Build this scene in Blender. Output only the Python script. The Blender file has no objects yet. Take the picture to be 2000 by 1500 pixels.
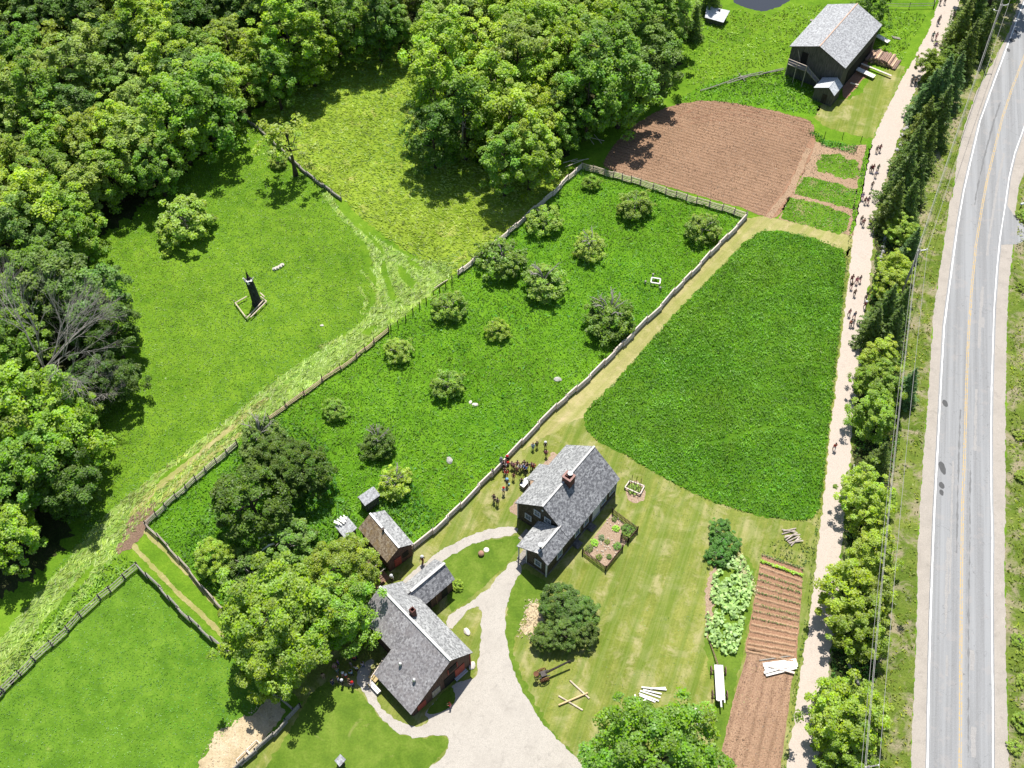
import bpy, bmesh, math, random
import numpy as np
from mathutils import Vector, Matrix, noise as mn
from mathutils.geometry import delaunay_2d_cdt
scene = bpy.context.scene
rad = math.radians
# ------------------------------------------------------------------ camera
F_PX, PITCH, ROLL, CAM_H = 2100.0, rad(53.7), rad(0.4), 110.0
_F = np.array([0, math.cos(PITCH), -math.sin(PITCH)])
_R0 = np.array([1.0, 0, 0]); _D0 = np.cross(_F, _R0)
_R = math.cos(ROLL)*_R0 + math.sin(ROLL)*_D0
_D = -math.sin(ROLL)*_R0 + math.cos(ROLL)*_D0
cam = bpy.data.cameras.new('camera'); camo = bpy.data.objects.new('camera', cam)
scene.collection.objects.link(camo); scene.camera = camo
cam.sensor_width = 36; cam.lens = 36*F_PX/2000; cam.clip_start = 1; cam.clip_end = 6000
M = Matrix(((_R[0], -_D[0], -_F[0], 0), (_R[1], -_D[1], -_F[1], 0), (_R[2], -_D[2], -_F[2], CAM_H), (0, 0, 0, 1)))
camo.matrix_world = M
# ------------------------------------------------------------------ world, sun, exposure
SUN_EL = rad(66); SUN_AZ = rad(4)            # azimuth measured from +Y towards +X
w = bpy.data.worlds.new('World'); scene.world = w; w.use_nodes = True
nt = w.node_tree; nt.nodes.clear()
sky = nt.nodes.new('ShaderNodeTexSky'); sky.sky_type = 'NISHITA'; sky.sun_disc = False
sky.sun_elevation = SUN_EL; sky.sun_rotation = SUN_AZ; sky.altitude = 100
bg = nt.nodes.new('ShaderNodeBackground'); bg.inputs[1].default_value = 0.085
wo = nt.nodes.new('ShaderNodeOutputWorld')
nt.links.new(sky.outputs[0], bg.inputs[0]); nt.links.new(bg.outputs[0], wo.inputs[0])
sl = bpy.data.lights.new('sun', 'SUN'); sl.energy = 4.6; sl.angle = rad(0.5); sl.color = (1, 0.965, 0.9)
slo = bpy.data.objects.new('sun', sl); scene.collection.objects.link(slo)
sd = Vector((math.sin(SUN_AZ)*math.cos(SUN_EL), math.cos(SUN_AZ)*math.cos(SUN_EL), math.sin(SUN_EL)))
slo.rotation_euler = sd.to_track_quat('Z', 'Y').to_euler()
slo.location = (0, 0, 200)
vs = scene.view_settings; vs.view_transform = 'Standard'; vs.look = 'None'; vs.gamma = 1; vs.exposure = 0.45
scene.cycles.max_bounces = 6; scene.cycles.transparent_max_bounces = 4
# ------------------------------------------------------------------ helpers
def P(x, y, z=0.0):
    """point of the world seen at photo position x, y (2000x1500) at height z"""
    d = _F + _R*(x-1000)/F_PX + _D*(y-750)/F_PX
    t = (CAM_H-z)/-d[2]
    return Vector((t*d[0], t*d[1], z))
COL = scene.collection
def link(o, parent=None):
    COL.objects.link(o)
    if parent is not None: o.parent = parent
    return o
def tag(o, label=None, cat=None, group=None, kind=None):
    if label: o['label'] = label
    if cat: o['category'] = cat
    if group: o['group'] = group
    if kind: o['kind'] = kind
    return o
def thing(name, label, cat, loc=(0, 0, 0), rz=0.0, group=None):
    o = bpy.data.objects.new(name, None); o.empty_display_size = .2
    o.location = loc; o.rotation_euler = (0, 0, rz); link(o)
    return tag(o, label, cat, group)
def copy_tree(o, parent=None):
    c = o.copy(); link(c)
    if parent is not None: c.parent = parent
    for ch in [x for x in o.children]: copy_tree(ch, c)
    return c
class MB:
    def __init__(s): s.v = []; s.f = []; s.m = []
    def add(s, vs, fs, mi=0):
        b = len(s.v); s.v += [tuple(v) for v in vs]
        s.f += [tuple(b+i for i in f) for f in fs]; s.m += [mi]*len(fs); return s
    def box(s, x0, x1, y0, y1, z0, z1, mi=0):
        return s.add([(x0,y0,z0),(x1,y0,z0),(x1,y1,z0),(x0,y1,z0),(x0,y0,z1),(x1,y0,z1),(x1,y1,z1),(x0,y1,z1)],
              [(0,3,2,1),(4,5,6,7),(0,1,5,4),(1,2,6,5),(2,3,7,6),(3,0,4,7)], mi)
    def beam(s, a, b, w, h, mi=0, up=(0,0,1)):
        a = Vector(a); b = Vector(b); d = (b-a).normalized(); up = Vector(up)
        sx = d.cross(up)
        if sx.length < 1e-3: sx = d.cross(Vector((1,0,0)))
        sx.normalize(); uz = sx.cross(d).normalized()
        vs = []
        for p in (a, b):
            for i, j in ((-1,-1),(1,-1),(1,1),(-1,1)): vs.append(p+sx*i*w/2+uz*j*h/2)
        return s.add(vs, [(0,3,2,1),(4,5,6,7),(0,1,5,4),(1,2,6,5),(2,3,7,6),(3,0,4,7)], mi)
    def tube(s, pts, rs, n=6, mi=0, cap=True):
        pts = [Vector(p) for p in pts]; b = len(s.v)
        if not hasattr(rs, '__len__'): rs = [rs]*len(pts)
        ref = Vector((0.3, 0.9, 0.1))
        for i, p in enumerate(pts):
            d = (pts[min(i+1, len(pts)-1)]-pts[max(i-1, 0)]).normalized()
            x = d.cross(ref)
            if x.length < .05: x = d.cross(Vector((1, 0, 0)))
            x.normalize(); y = d.cross(x)
            for k in range(n):
                a = 2*math.pi*k/n; s.v.append(tuple(p+(x*math.cos(a)+y*math.sin(a))*rs[i]))
        for i in range(len(pts)-1):
            for k in range(n):
                s.f.append((b+i*n+k, b+i*n+(k+1) % n, b+(i+1)*n+(k+1) % n, b+(i+1)*n+k)); s.m.append(mi)
        if cap:
            s.f.append(tuple(b+k for k in range(n))[::-1]); s.m.append(mi)
            s.f.append(tuple(b+(len(pts)-1)*n+k for k in range(n))); s.m.append(mi)
        return s
    def lathe(s, prof, n=12, mi=0, c=(0,0,0)):
        b = len(s.v)
        for r, z in prof:
            for k in range(n):
                a = 2*math.pi*k/n; s.v.append((c[0]+r*math.cos(a), c[1]+r*math.sin(a), c[2]+z))
        for i in range(len(prof)-1):
            for k in range(n):
                s.f.append((b+i*n+k, b+i*n+(k+1) % n, b+(i+1)*n+(k+1) % n, b+(i+1)*n+k)); s.m.append(mi)
        s.f.append(tuple(b+(len(prof)-1)*n+k for k in range(n))); s.m.append(mi)
        s.f.append(tuple(b+k for k in range(n))[::-1]); s.m.append(mi)
        return s
    def mesh(s, name, mats, smooth=False):
        me = bpy.data.meshes.new(name); me.from_pydata(s.v, [], s.f)
        if not isinstance(mats, (list, tuple)): mats = [mats]
        for m_ in mats: me.materials.append(m_)
        me.polygons.foreach_set('material_index', s.m)
        if smooth: me.polygons.foreach_set('use_smooth', [True]*len(s.f))
        me.update(); return me
    def build(s, name, mats, parent=None, smooth=False, loc=None, rz=None):
        o = bpy.data.objects.new(name, s.mesh(name, mats, smooth)); link(o, parent)
        if loc is not None: o.location = loc
        if rz is not None: o.rotation_euler = (0, 0, rz)
        return o
# ------------------------------------------------------------------ materials
def nodes(name, rough=0.9, spec=0.2):
    m = bpy.data.materials.new(name); m.use_nodes = True; t = m.node_tree
    b = t.nodes['Principled BSDF']; b.inputs['Roughness'].default_value = rough
    b.inputs['Specular IOR Level'].default_value = spec
    return m, t, b
def N(t, typ, **kw):
    n = t.nodes.new(typ)
    for k, v in kw.items():
        if k.startswith('i_'): n.inputs[k[2:].replace('_', ' ')].default_value = v
        else: setattr(n, k, v)
    return n
def coordn(t, scale=(1, 1, 1), rot=0.0, obj=False):
    mp = N(t, 'ShaderNodeMapping'); mp.inputs['Rotation'].default_value = (0, 0, rot)   # turn first, then stretch
    m2 = N(t, 'ShaderNodeMapping'); m2.inputs['Scale'].default_value = scale; t.links.new(mp.outputs[0], m2.inputs[0])
    if obj:
        tc = N(t, 'ShaderNodeTexCoord'); t.links.new(tc.outputs['Object'], mp.inputs[0])
    else:
        g = N(t, 'ShaderNodeNewGeometry'); t.links.new(g.outputs['Position'], mp.inputs[0])
    return m2.outputs[0]
def noise(t, vec, scale, detail=3, rough=.55, dist=0):
    n = N(t, 'ShaderNodeTexNoise'); n.inputs['Scale'].default_value = scale; n.inputs['Detail'].default_value = detail
    n.inputs['Roughness'].default_value = rough; n.inputs['Distortion'].default_value = dist
    if vec is not None: t.links.new(vec, n.inputs['Vector'])
    return n.outputs[0]
def ramp(t, fac, stops):
    r = N(t, 'ShaderNodeValToRGB'); e = r.color_ramp.elements
    while len(e) > 1: e.remove(e[-1])
    e[0].position = stops[0][0]; e[0].color = (*stops[0][1], 1) if len(stops[0][1]) == 3 else stops[0][1]
    for p, c in stops[1:]:
        x = e.new(p); x.color = (*c, 1)
    t.links.new(fac, r.inputs[0]); return r.outputs[0]
def mixc(t, fac, a, b, mode='MIX'):
    m = N(t, 'ShaderNodeMix', data_type='RGBA', blend_type=mode)
    for s_, x in ((0, fac), (6, a), (7, b)):
        if isinstance(x, (int, float)): m.inputs[s_].default_value = x
        elif isinstance(x, tuple): m.inputs[s_].default_value = (*x, 1)
        else: t.links.new(x, m.inputs[s_])
    return m.outputs[2]
def step(t, fac, lo, hi, o0=0.0, o1=1.0):
    m = N(t, 'ShaderNodeMapRange'); m.inputs[1].default_value = lo; m.inputs[2].default_value = hi
    m.inputs[3].default_value = o0; m.inputs[4].default_value = o1; t.links.new(fac, m.inputs[0]); return m.outputs[0]
def bump(t, b, h, strength=.5, dist=.1):
    n = N(t, 'ShaderNodeBump'); n.inputs['Strength'].default_value = strength; n.inputs['Distance'].default_value = dist
    t.links.new(h, n.inputs['Height']); t.links.new(n.outputs[0], b.inputs['Normal'])
def mul(c, k): return tuple(min(1, x*k) for x in c)
def mul_node(t, c, k): return mixc(t, 1.0, c, (k, k, k), 'MULTIPLY')
def grass_mat(name, dark, mid, light, dry=None, stripe=None, dryamt=.62, bs=.9):
    m, t, b = nodes(name, .95, .05); v = coordn(t)
    big = noise(t, v, .07, 4, .6); med = noise(t, v, .55, 4, .65, .4); fin = noise(t, v, 4.5, 4, .75)
    c = ramp(t, med, [(.34, dark), (.5, mid), (.66, light)])
    c = mixc(t, step(t, fin, .32, .68, 0, 1), mul_node(t, c, 1.12), mixc(t, .42, c, (0, 0, 0)))
    c2 = mixc(t, step(t, big, .38, .62), mul(mid, .8), mul(light, 1.05))
    c = mixc(t, .38, c, c2)
    if dry:
        d1 = noise(t, v, .35, 5, .7, .6)
        c = mixc(t, step(t, d1, dryamt-.06, dryamt+.08, 0, .8), c, dry)
    if stripe:
        ang, per, col, amt = stripe
        mp = coordn(t, (1/per, .03, 1), ang)
        s = noise(t, mp, 1.0, 2, .5)
        c = mixc(t, step(t, s, .42, .62, 0, amt), c, col)
        s3 = noise(t, coordn(t, (5/per, .12, 1), ang), 1.0, 3, .6); c = mixc(t, step(t, s3, .4, .64, 0, .28), c, mixc(t, .5, c, (.5, .46, .2)))
    t.links.new(c, b.inputs['Base Color'])
    h = N(t, 'ShaderNodeMath', operation='ADD'); t.links.new(fin, h.inputs[0]); t.links.new(noise(t, v, 1.8, 3, .6), h.inputs[1])
    bump(t, b, h.outputs[0], bs, .22)
    return m
def soil_mat(name, c0, c1, rowang=None, per=.5, rowdark=.55, clod=7.0, amp=.5):
    m, t, b = nodes(name, .95, .1); v = coordn(t)
    n1 = noise(t, v, clod, 4, .7); n2 = noise(t, v, .15, 4, .6)
    c = ramp(t, n1, [(.33, mul(c0, .55)), (.46, c0), (.62, c1)])
    c = mixc(t, step(t, n2, .35, .65, 0, .5), c, mul(c0, .85))
    h = n1
    if rowang is not None:
        wv = N(t, 'ShaderNodeTexWave', wave_type='BANDS', bands_direction='Y'); wv.inputs['Scale'].default_value = .314/per
        wv.inputs['Distortion'].default_value = .8; wv.inputs['Detail'].default_value = 2; wv.inputs['Detail Scale'].default_value = 1.5
        t.links.new(coordn(t, (1, 1, 1), rowang), wv.inputs[0])
        brk = noise(t, coordn(t, (.35, 1.5, 1), rowang), 1.3, 3, .7)
        mm = N(t, 'ShaderNodeMath', operation='MULTIPLY'); t.links.new(step(t, wv.outputs[1], .45, .05), mm.inputs[0]); t.links.new(step(t, brk, .35, .6), mm.inputs[1])
        c = mixc(t, mm.outputs[0], c, mixc(t, rowdark, c, (.05, .025, .012)))
        h2 = N(t, 'ShaderNodeMath', operation='ADD'); t.links.new(n1, h2.inputs[0]); t.links.new(wv.outputs[1], h2.inputs[1]); h = h2.outputs[0]
    t.links.new(c, b.inputs['Base Color']); bump(t, b, h, amp, .15); return m
def gravel_mat(name, c, dark, patch=None, fine=14):
    m, t, b = nodes(name, .95, .15); v = coordn(t)
    n1 = noise(t, v, fine, 3, .8); n2 = noise(t, v, .4, 5, .7, .5); n3 = noise(t, v, 2.5, 3, .6)
    k = ramp(t, n1, [(.3, mul(c, .62)), (.48, mul(c, .95)), (.65, mul(c, 1.12))])
    k = mixc(t, step(t, n2, .45, .7, 0, .55), k, dark)
    n4 = noise(t, v, .8, 6, .75, 1.2); k = mixc(t, step(t, n4, .55, .64, 0, .4), k, mul(dark, .8))
    if patch: k = mixc(t, step(t, n3, .6, .72, 0, .5), k, patch)
    t.links.new(k, b.inputs['Base Color']); bump(t, b, n1, .35, .05); return m
def shingle_mat(name, c0, c1, c2, moss=None, brick=2.6, dirt=.5):
    """weathered wooden shingles in rows, laid in the roof's own UV metres"""
    m, t, b = nodes(name, .85, .2)
    uv = N(t, 'ShaderNodeUVMap'); uv.uv_map = 'UVMap'
    br = N(t, 'ShaderNodeTexBrick'); br.offset = .5; br.inputs['Scale'].default_value = 1
    br.inputs['Brick Width'].default_value = .2; br.inputs['Row Height'].default_value = .19; br.inputs['Mortar Size'].default_value = .006
    br.inputs['Color1'].default_value = (0, 0, 0, 1); br.inputs['Color2'].default_value = (1, 1, 1, 1); br.inputs['Mortar'].default_value = (0, 0, 0, 1)
    br.inputs['Bias'].default_value = 0
    t.links.new(uv.outputs[0], br.inputs[0])
    n1 = noise(t, uv.outputs[0], 3.2, 5, .75); n2 = noise(t, uv.outputs[0], .35, 4, .6)
    s1 = noise(t, coordn_uv(t, uv, (1.2, 9, 1)), 1.0, 3, .7)
    mx = N(t, 'ShaderNodeMath', operation='MULTIPLY_ADD'); t.links.new(br.outputs[0], mx.inputs[0]); mx.inputs[1].default_value = .38
    t.links.new(n1, mx.inputs[2])
    k = ramp(t, mx.outputs[0], [(.42, mul(c0, .85)), (.54, c0), (.7, c1), (.9, c2)])
    k = mixc(t, step(t, s1, .5, .72, 0, .45), k, c2)
    k = mixc(t, step(t, n2, .4, .66, 0, dirt), k, mul(c0, 1.15))
    if moss: k = mixc(t, step(t, noise(t, uv.outputs[0], .9, 5, .75), .48, .62, 0, .75), k, moss)
    t.links.new(k, b.inputs['Base Color']); bump(t, b, br.outputs[0], .35, .03); return m
def coordn_uv(t, uv, sc):
    mp = N(t, 'ShaderNodeMapping'); mp.inputs['Scale'].default_value = sc; t.links.new(uv.outputs[0], mp.inputs[0]); return mp.outputs[0]
def wood_mat(name, c0, c1, scale=(6, 6, .8), rough=.85):
    m, t, b = nodes(name, rough, .15); v = coordn(t, scale, 0, True)
    n1 = noise(t, v, 1.5, 4, .7); k = ramp(t, n1, [(.35, c0), (.65, c1)])
    t.links.new(k, b.inputs['Base Color']); bump(t, b, n1, .3, .02); return m
def plain(name, c, rough=.7, var=.12, metal=0.0, scale=4):
    m, t, b = nodes(name, rough, .3); b.inputs['Metallic'].default_value = metal
    k = ramp(t, noise(t, coordn(t, (1, 1, 1), 0, True), scale, 3, .6), [(.3, mul(c, 1-var)), (.7, mul(c, 1+var))])
    t.links.new(k, b.inputs['Base Color']); return m
def objcol(name, rough=.85, var=.15):
    m, t, b = nodes(name, rough, .1)
    oi = N(t, 'ShaderNodeObjectInfo'); n1 = noise(t, coordn(t, (1, 1, 1), 0, True), 9, 3, .6)
    k = mixc(t, step(t, n1, .35, .65, 0, 1), oi.outputs['Color'], mixc(t, 2*var, oi.outputs['Color'], (0, 0, 0)))
    t.links.new(k, b.inputs['Base Color']); return m
def leaf_mat(name='leaf', obj=True, col=(.1, .2, .03), tr=.42):
    """leaf colour = object colour, varied leaf by leaf by the mesh attribute 'lv'"""
    m = bpy.data.materials.new(name); m.use_nodes = True; t = m.node_tree; t.nodes.clear()
    at = N(t, 'ShaderNodeAttribute'); at.attribute_name = 'lv'
    if obj:
        oi = N(t, 'ShaderNodeObjectInfo'); base = oi.outputs['Color']
    else:
        rg = N(t, 'ShaderNodeRGB'); rg.outputs[0].default_value = (*col, 1); base = rg.outputs[0]
    sep = N(t, 'ShaderNodeSeparateColor'); t.links.new(at.outputs['Color'], sep.inputs[0])
    hs = N(t, 'ShaderNodeHueSaturation'); t.links.new(base, hs.inputs['Color'])
    t.links.new(step(t, sep.outputs[0], 0, 1, .482, .518), hs.inputs['Hue'])
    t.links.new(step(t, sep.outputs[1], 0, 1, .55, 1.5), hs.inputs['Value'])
    t.links.new(step(t, sep.outputs[2], 0, 1, .75, 1.1), hs.inputs['Saturation'])
    d = N(t, 'ShaderNodeBsdfDiffuse'); tl = N(t, 'ShaderNodeBsdfTranslucent'); mx = N(t, 'ShaderNodeMixShader'); mx.inputs[0].default_value = tr
    gl = N(t, 'ShaderNodeBsdfGlossy'); gl.inputs['Roughness'].default_value = .45; gl.inputs['Color'].default_value = (1, 1, 1, 1)
    mg = N(t, 'ShaderNodeMixShader'); mg.inputs[0].default_value = .015
    t.links.new(hs.outputs[0], d.inputs[0])
    t2 = mixc(t, .35, hs.outputs[0], mixc(t, 1.0, hs.outputs[0], (1.0, 1.0, .3), 'MULTIPLY')); t.links.new(t2, tl.inputs[0])
    t.links.new(d.outputs[0], mx.inputs[1]); t.links.new(tl.outputs[0], mx.inputs[2])
    t.links.new(mx.outputs[0], mg.inputs[1]); t.links.new(gl.outputs[0], mg.inputs[2])
    o = N(t, 'ShaderNodeOutputMaterial'); t.links.new(mg.outputs[0], o.inputs[0]); return m
LEAF = leaf_mat()
BARK = wood_mat('bark', (.05, .04, .03), (.13, .11, .09)); BARK_GREY = wood_mat('grey_bark', (.2, .18, .16), (.42, .39, .35))
GREY_WOOD = wood_mat('grey_wood', (.2, .18, .155), (.42, .39, .34)); PALE_WOOD = wood_mat('pale_wood', (.55, .46, .38), (.85, .76, .68))
WHITE_WOOD = wood_mat('white_wood', (.72, .68, .62), (.88, .86, .82)); DARK_WOOD = wood_mat('dark_wood', (.025, .02, .018), (.07, .06, .05))
BROWN_WOOD = wood_mat('brown_wood', (.12, .07, .05), (.3, .2, .14)); IRON = plain('iron', (.06, .05, .045), .6, .3, .3)
RUST = plain('rusty_iron', (.16, .07, .035), .8, .3); METAL = plain('grey_metal', (.5, .5, .5), .4, .1, .6)
WHITE = plain('white_paint', (.78, .78, .76), .5, .05); GLASS = plain('window_glass', (.03, .04, .05), .08, .1)
ROCK = plain('rock', (.42, .4, .37), .9, .25, 0, 2)
# ------------------------------------------------------------------ sheets of ground
def chaikin(p, it):
    for _ in range(it):
        q = []
        for i in range(len(p)):
            a = p[i]; b = p[(i+1) % len(p)]; q += [a*.75+b*.25, a*.25+b*.75]
        p = q
    return p
def sheet(name, pts, z, mat, amp=.12, smooth=1, freq=.9, stepm=.22, world=False):
    p = [Vector((*q, 0)) for q in pts] if world else [P(*q) for q in pts]
    p = [v.to_2d() for v in p]; p = chaikin(p, smooth); r = []
    for i in range(len(p)):
        a = p[i]; b = p[(i+1) % len(p)]; n = max(1, int((b-a).length/stepm)); d = (b-a)
        nn = Vector((-d.y, d.x)).normalized() if d.length > 0 else Vector((0, 0))
        for k in range(n):
            q = a+d*k/n; h = mn.noise(Vector((q.x*freq, q.y*freq, z*50)))+.7*mn.noise(Vector((q.x*freq*3, q.y*freq*3, 7)))+.4*mn.noise(Vector((q.x*freq*7, q.y*freq*7, 3)))
            r.append(q+nn*h*amp)
    area = sum(r[i].x*r[(i+1) % len(r)].y-r[(i+1) % len(r)].x*r[i].y for i in range(len(r)))
    if area < 0: r.reverse()
    vv, _e, ff = delaunay_2d_cdt(r, [], [list(range(len(r)))], 1, 1e-5)[:3]
    ff = [f if (vv[f[1]]-vv[f[0]]).cross(vv[f[2]]-vv[f[0]]) > 0 else f[::-1] for f in ff]
    me = bpy.data.meshes.new(name); me.from_pydata([(q.x, q.y, z) for q in vv], [], ff)
    me.materials.append(mat); o = bpy.data.objects.new(name, me); link(o); o['kind'] = 'structure'; return o
def strip_poly(left, right): return left+right[::-1]
# ground colours (albedo)
G_MEADOW = grass_mat('meadow_grass', (.08, .19, .014), (.135, .27, .018), (.21, .35, .028), (.36, .38, .09), None, .74, .6)
G_MEADOW2 = grass_mat('upper_meadow_grass', (.14, .235, .018), (.23, .34, .03), (.34, .45, .055), (.5, .44, .17), None, .64, .7)
G_ORCH = grass_mat('orchard_grass_mat', (.07, .19, .012), (.12, .29, .016), (.19, .38, .024))
G_CROP = grass_mat('crop_mat', (.045, .135, .01), (.08, .21, .014), (.14, .28, .02))
G_LAWN = grass_mat('lawn_mat', (.12, .18, .022), (.21, .25, .04), (.31, .32, .075), (.4, .36, .17), (rad(21.5), 1.1, (.13, .2, .025), .7), .55, .5)
G_LAWNG = grass_mat('green_lawn_mat', (.07, .15, .014), (.12, .21, .02), (.19, .27, .04), (.36, .33, .13), None, .7, .4)
G_PATH = grass_mat('mown_mat', (.24, .25, .07), (.36, .33, .12), (.48, .42, .2), (.52, .42, .24), (rad(40), .9, (.25, .28, .06), .6), .6, .35)
G_PAST = grass_mat('pasture_mat', (.07, .17, .014), (.12, .25, .02), (.19, .33, .035), (.36, .38, .12), None, .72, .5)
G_VERGE = grass_mat('verge_mat', (.08, .15, .018), (.15, .23, .03), (.25, .3, .06), (.42, .34, .24), None, .54, 1)
G_CUT = grass_mat('cut_grass_mat', (.16, .3, .035), (.26, .4, .07), (.37, .5, .12), None, (rad(45), .5, (.13, .28, .03), .7), .7, .6)
G_DRY = grass_mat('straw_mat', (.4, .3, .16), (.58, .46, .28), (.7, .58, .4), None, None, .7, .5)
SOIL_P = soil_mat('ploughed_soil', (.29, .175, .11), (.43, .275, .175), rad(24.5), .62, .42)
SOIL_D = soil_mat('track_soil', (.32, .18, .11), (.43, .26, .17), None)
SOIL_G = soil_mat('garden_soil_mat', (.36, .24, .15), (.5, .35, .24), None)
SOIL_B = soil_mat('tilled_soil', (.34, .21, .135), (.47, .31, .2), rad(-69.3), 1.1, .3)
GRAV_L = gravel_mat('lane_gravel', (.53, .45, .38), (.5, .42, .35), (.34, .3, .26))
GRAV_D = gravel_mat('drive_gravel', (.48, .44, .385), (.385, .35, .305), (.3, .28, .25))
GRAV_S = gravel_mat('shoulder_gravel', (.42, .375, .325), (.3, .27, .235), (.5, .45, .4))
def asphalt():
    m, t, b = nodes('asphalt', .85, .2); v = coordn(t)
    n1 = noise(t, v, 11, 3, .8); lane = noise(t, coordn(t, (1.15, .02, 1), rad(14.5)), 1, 3, .6); n2 = noise(t, v, .5, 5, .7)
    k = ramp(t, n1, [(.3, (.2, .2, .2)), (.7, (.3, .3, .3))])
    k = mixc(t, step(t, lane, .4, .62, 0, .6), k, (.37, .375, .38)); k = mixc(t, step(t, n2, .55, .62, 0, .35), k, (.36, .33, .31))
    vo = N(t, 'ShaderNodeTexVoronoi', feature='DISTANCE_TO_EDGE'); vo.inputs['Scale'].default_value = .3
    dn = noise(t, v, 1.4, 4, .7); av = N(t, 'ShaderNodeMixRGB'); av.inputs[0].default_value = .35
    t.links.new(v, av.inputs[1]); nv = N(t, 'ShaderNodeTexNoise'); nv.inputs['Scale'].default_value = .9; nv.inputs['Detail'].default_value = 4; t.links.new(v, nv.inputs[0])
    ad = N(t, 'ShaderNodeVectorMath', operation='MULTIPLY_ADD'); t.links.new(nv.outputs[1], ad.inputs[0]); ad.inputs[1].default_value = (2.5, 2.5, 0); t.links.new(v, ad.inputs[2])
    t.links.new(ad.outputs[0], vo.inputs[0])
    mk = N(t, 'ShaderNodeMath', operation='MULTIPLY'); t.links.new(step(t, vo.outputs[0], .01, .002), mk.inputs[0]); t.links.new(step(t, dn, .46, .6), mk.inputs[1])
    k = mixc(t, mk.outputs[0], k, (.19, .19, .19))
    t.links.new(k, b.inputs['Base Color']); bump(t, b, n1, .2, .02); return m
ASPH = asphalt()
def paint(name, c, wear=.42):
    m, t, b = nodes(name, .7, .2); n1 = noise(t, coordn(t), 3.5, 5, .8)
    k = mixc(t, step(t, n1, wear, wear+.08, 0, 1), (.36, .35, .34), c); t.links.new(k, b.inputs['Base Color']); return m
P_WHITE = paint('road_white', (.8, .79, .77), .34); P_YEL = paint('road_yellow', (.56, .38, .13), .45)
# base
gm = MB(); gm.add([(-1800, -1500, 0), (1800, -1500, 0), (1800, 2500, 0), (-1800, 2500, 0)], [(0, 1, 2, 3)])
tag(gm.build('ground', G_MEADOW), kind='structure')
# ------------------------------------------------------------------ the ground's parts
LANE_L = [(1850,-60),(1835,0),(1832,8),(1813,60),(1787,112),(1763,153),(1730,216),(1714,252),(1701,283),(1688,346),(1681,385),(1674,409),(1665,474),(1659,526),(1653,583),(1646,638),(1636,721),(1632,757),(1622,836),(1613,932),(1605,1000),(1598,1052),(1592,1120),(1584,1188),(1571,1266),(1561,1331),(1550,1409),(1536,1497),(1520,1580)]
LANE_R = [(1893,-60),(1873,0),(1871,13),(1854,60),(1832,112),(1796,156),(1773,213),(1761,250),(1750,283),(1735,333),(1722,377),(1714,404),(1706,456),(1701,516),(1696,565),(1688,617),(1685,669),(1679,734),(1674,745),(1664,826),(1661,896),(1657,940),(1650,1000),(1643,1086),(1640,1120),(1632,1188),(1623,1266),(1616,1331),(1606,1409),(1594,1497),(1580,1580)]
RW_L = [(2030,-50),(2000,5),(1992,23),(1969,86),(1943,156),(1914,237),(1891,335),(1882,375),(1870,445),(1860,516),(1852,578),(1844,638),(1838,745),(1833,844),(1829,922),(1824.5,1008),(1821,1100),(1817,1214),(1814,1344),(1811.5,1487),(1809,1600)]
RW_C = [(2060,-50),(2016,60),(2000,112),(1979,166),(1958,229),(1943,289),(1927,356),(1919,399),(1906,479),(1898,562),(1893,630),(1889.5,695),(1887.5,757),(1886,818),(1883,909),(1880,987),(1878,1104),(1877,1200),(1876.5,1292),(1876,1396),(1875,1497),(1874,1600)]
RW_R = [(2090,0),(2030,160),(1996,260),(1982,299),(1971,346),(1964,396),(1953,466),(1947,526),(1941.5,604),(1939,682),(1936.5,757),(1935.5,844),(1936,974),(1938,1052),(1937,1162),(1938,1292),(1939,1396),(1939,1497),(1939,1600)]
SH_L = [(2010,-50),(1971,60),(1938,125),(1906,182),(1883,247),(1870,307),(1860,385),(1854,401),(1844,474),(1834,539),(1823,617),(1818,695),(1813,770),(1805,870),(1800,948),(1796,1000),(1792,1104),(1791,1188),(1788,1292),(1783,1396),(1779,1497),(1776,1600)]
SH_R = [(2110,40),(2040,220),(1990,364),(1985,400),(1979,484),(1971,552),(1967,630),(1965,734),(1963.6,844),(1963.6,974),(1962,1104),(1963.6,1188),(1964,1292),(1968,1396),(1970,1497),(1973,1600)]
CROP = [(1497,450),(1530,452),(1580,463),(1625,478),(1652,492),(1648,560),(1640,640),(1630,740),(1620,830),(1610,920),(1602,985),(1594,1010),(1570,1016),(1540,1015),(1490,1008),(1440,996),(1380,975),(1320,948),(1260,912),(1210,882),(1165,860),(1145,840),(1140,815),(1150,793),(1180,768),(1220,725),(1280,655),(1340,590),(1400,530),(1450,478),(1475,457)]
ORCH = [(1137,325),(1455,419),(1437,445),(1386,495),(1366,518),(1316,570),(1264,624),(1181,707),(1126,760),(1052,830),(989,896),(905,985),(847,1037),(806,1068),(740,1130),(660,1180),(560,1200),(440,1190),(352,1090),(285,1025),(345,972),(403,918),(463,868),(527,815),(595,768),(682,705),(763,642),(832,588),(885,543),(975,468),(1045,405)]
LAWN = [(1146,760),(1210,700),(1290,620),(1390,515),(1470,430),(1520,428),(1670,470),(1660,520),(1640,720),(1615,950),(1595,1125),(1560,1340),(1530,1560),(1380,1600),(700,1600),(440,1560),(480,1480),(590,1372),(500,1290),(560,1200),(700,1150),(806,1068),(905,985),(989,896),(1052,830)]
PATHM = [(1151,745),(1236,655),(1316,572),(1386,498),(1437,447),(1458,425),(1500,423),(1600,440),(1672,462),(1655,500),(1600,475),(1530,455),(1495,452),(1450,478),(1400,530),(1340,590),(1280,655),(1220,725),(1180,768),(1140,815),(1120,820),(1075,850),(1045,865),(1020,880),(1052,832),(1087,796)]
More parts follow.
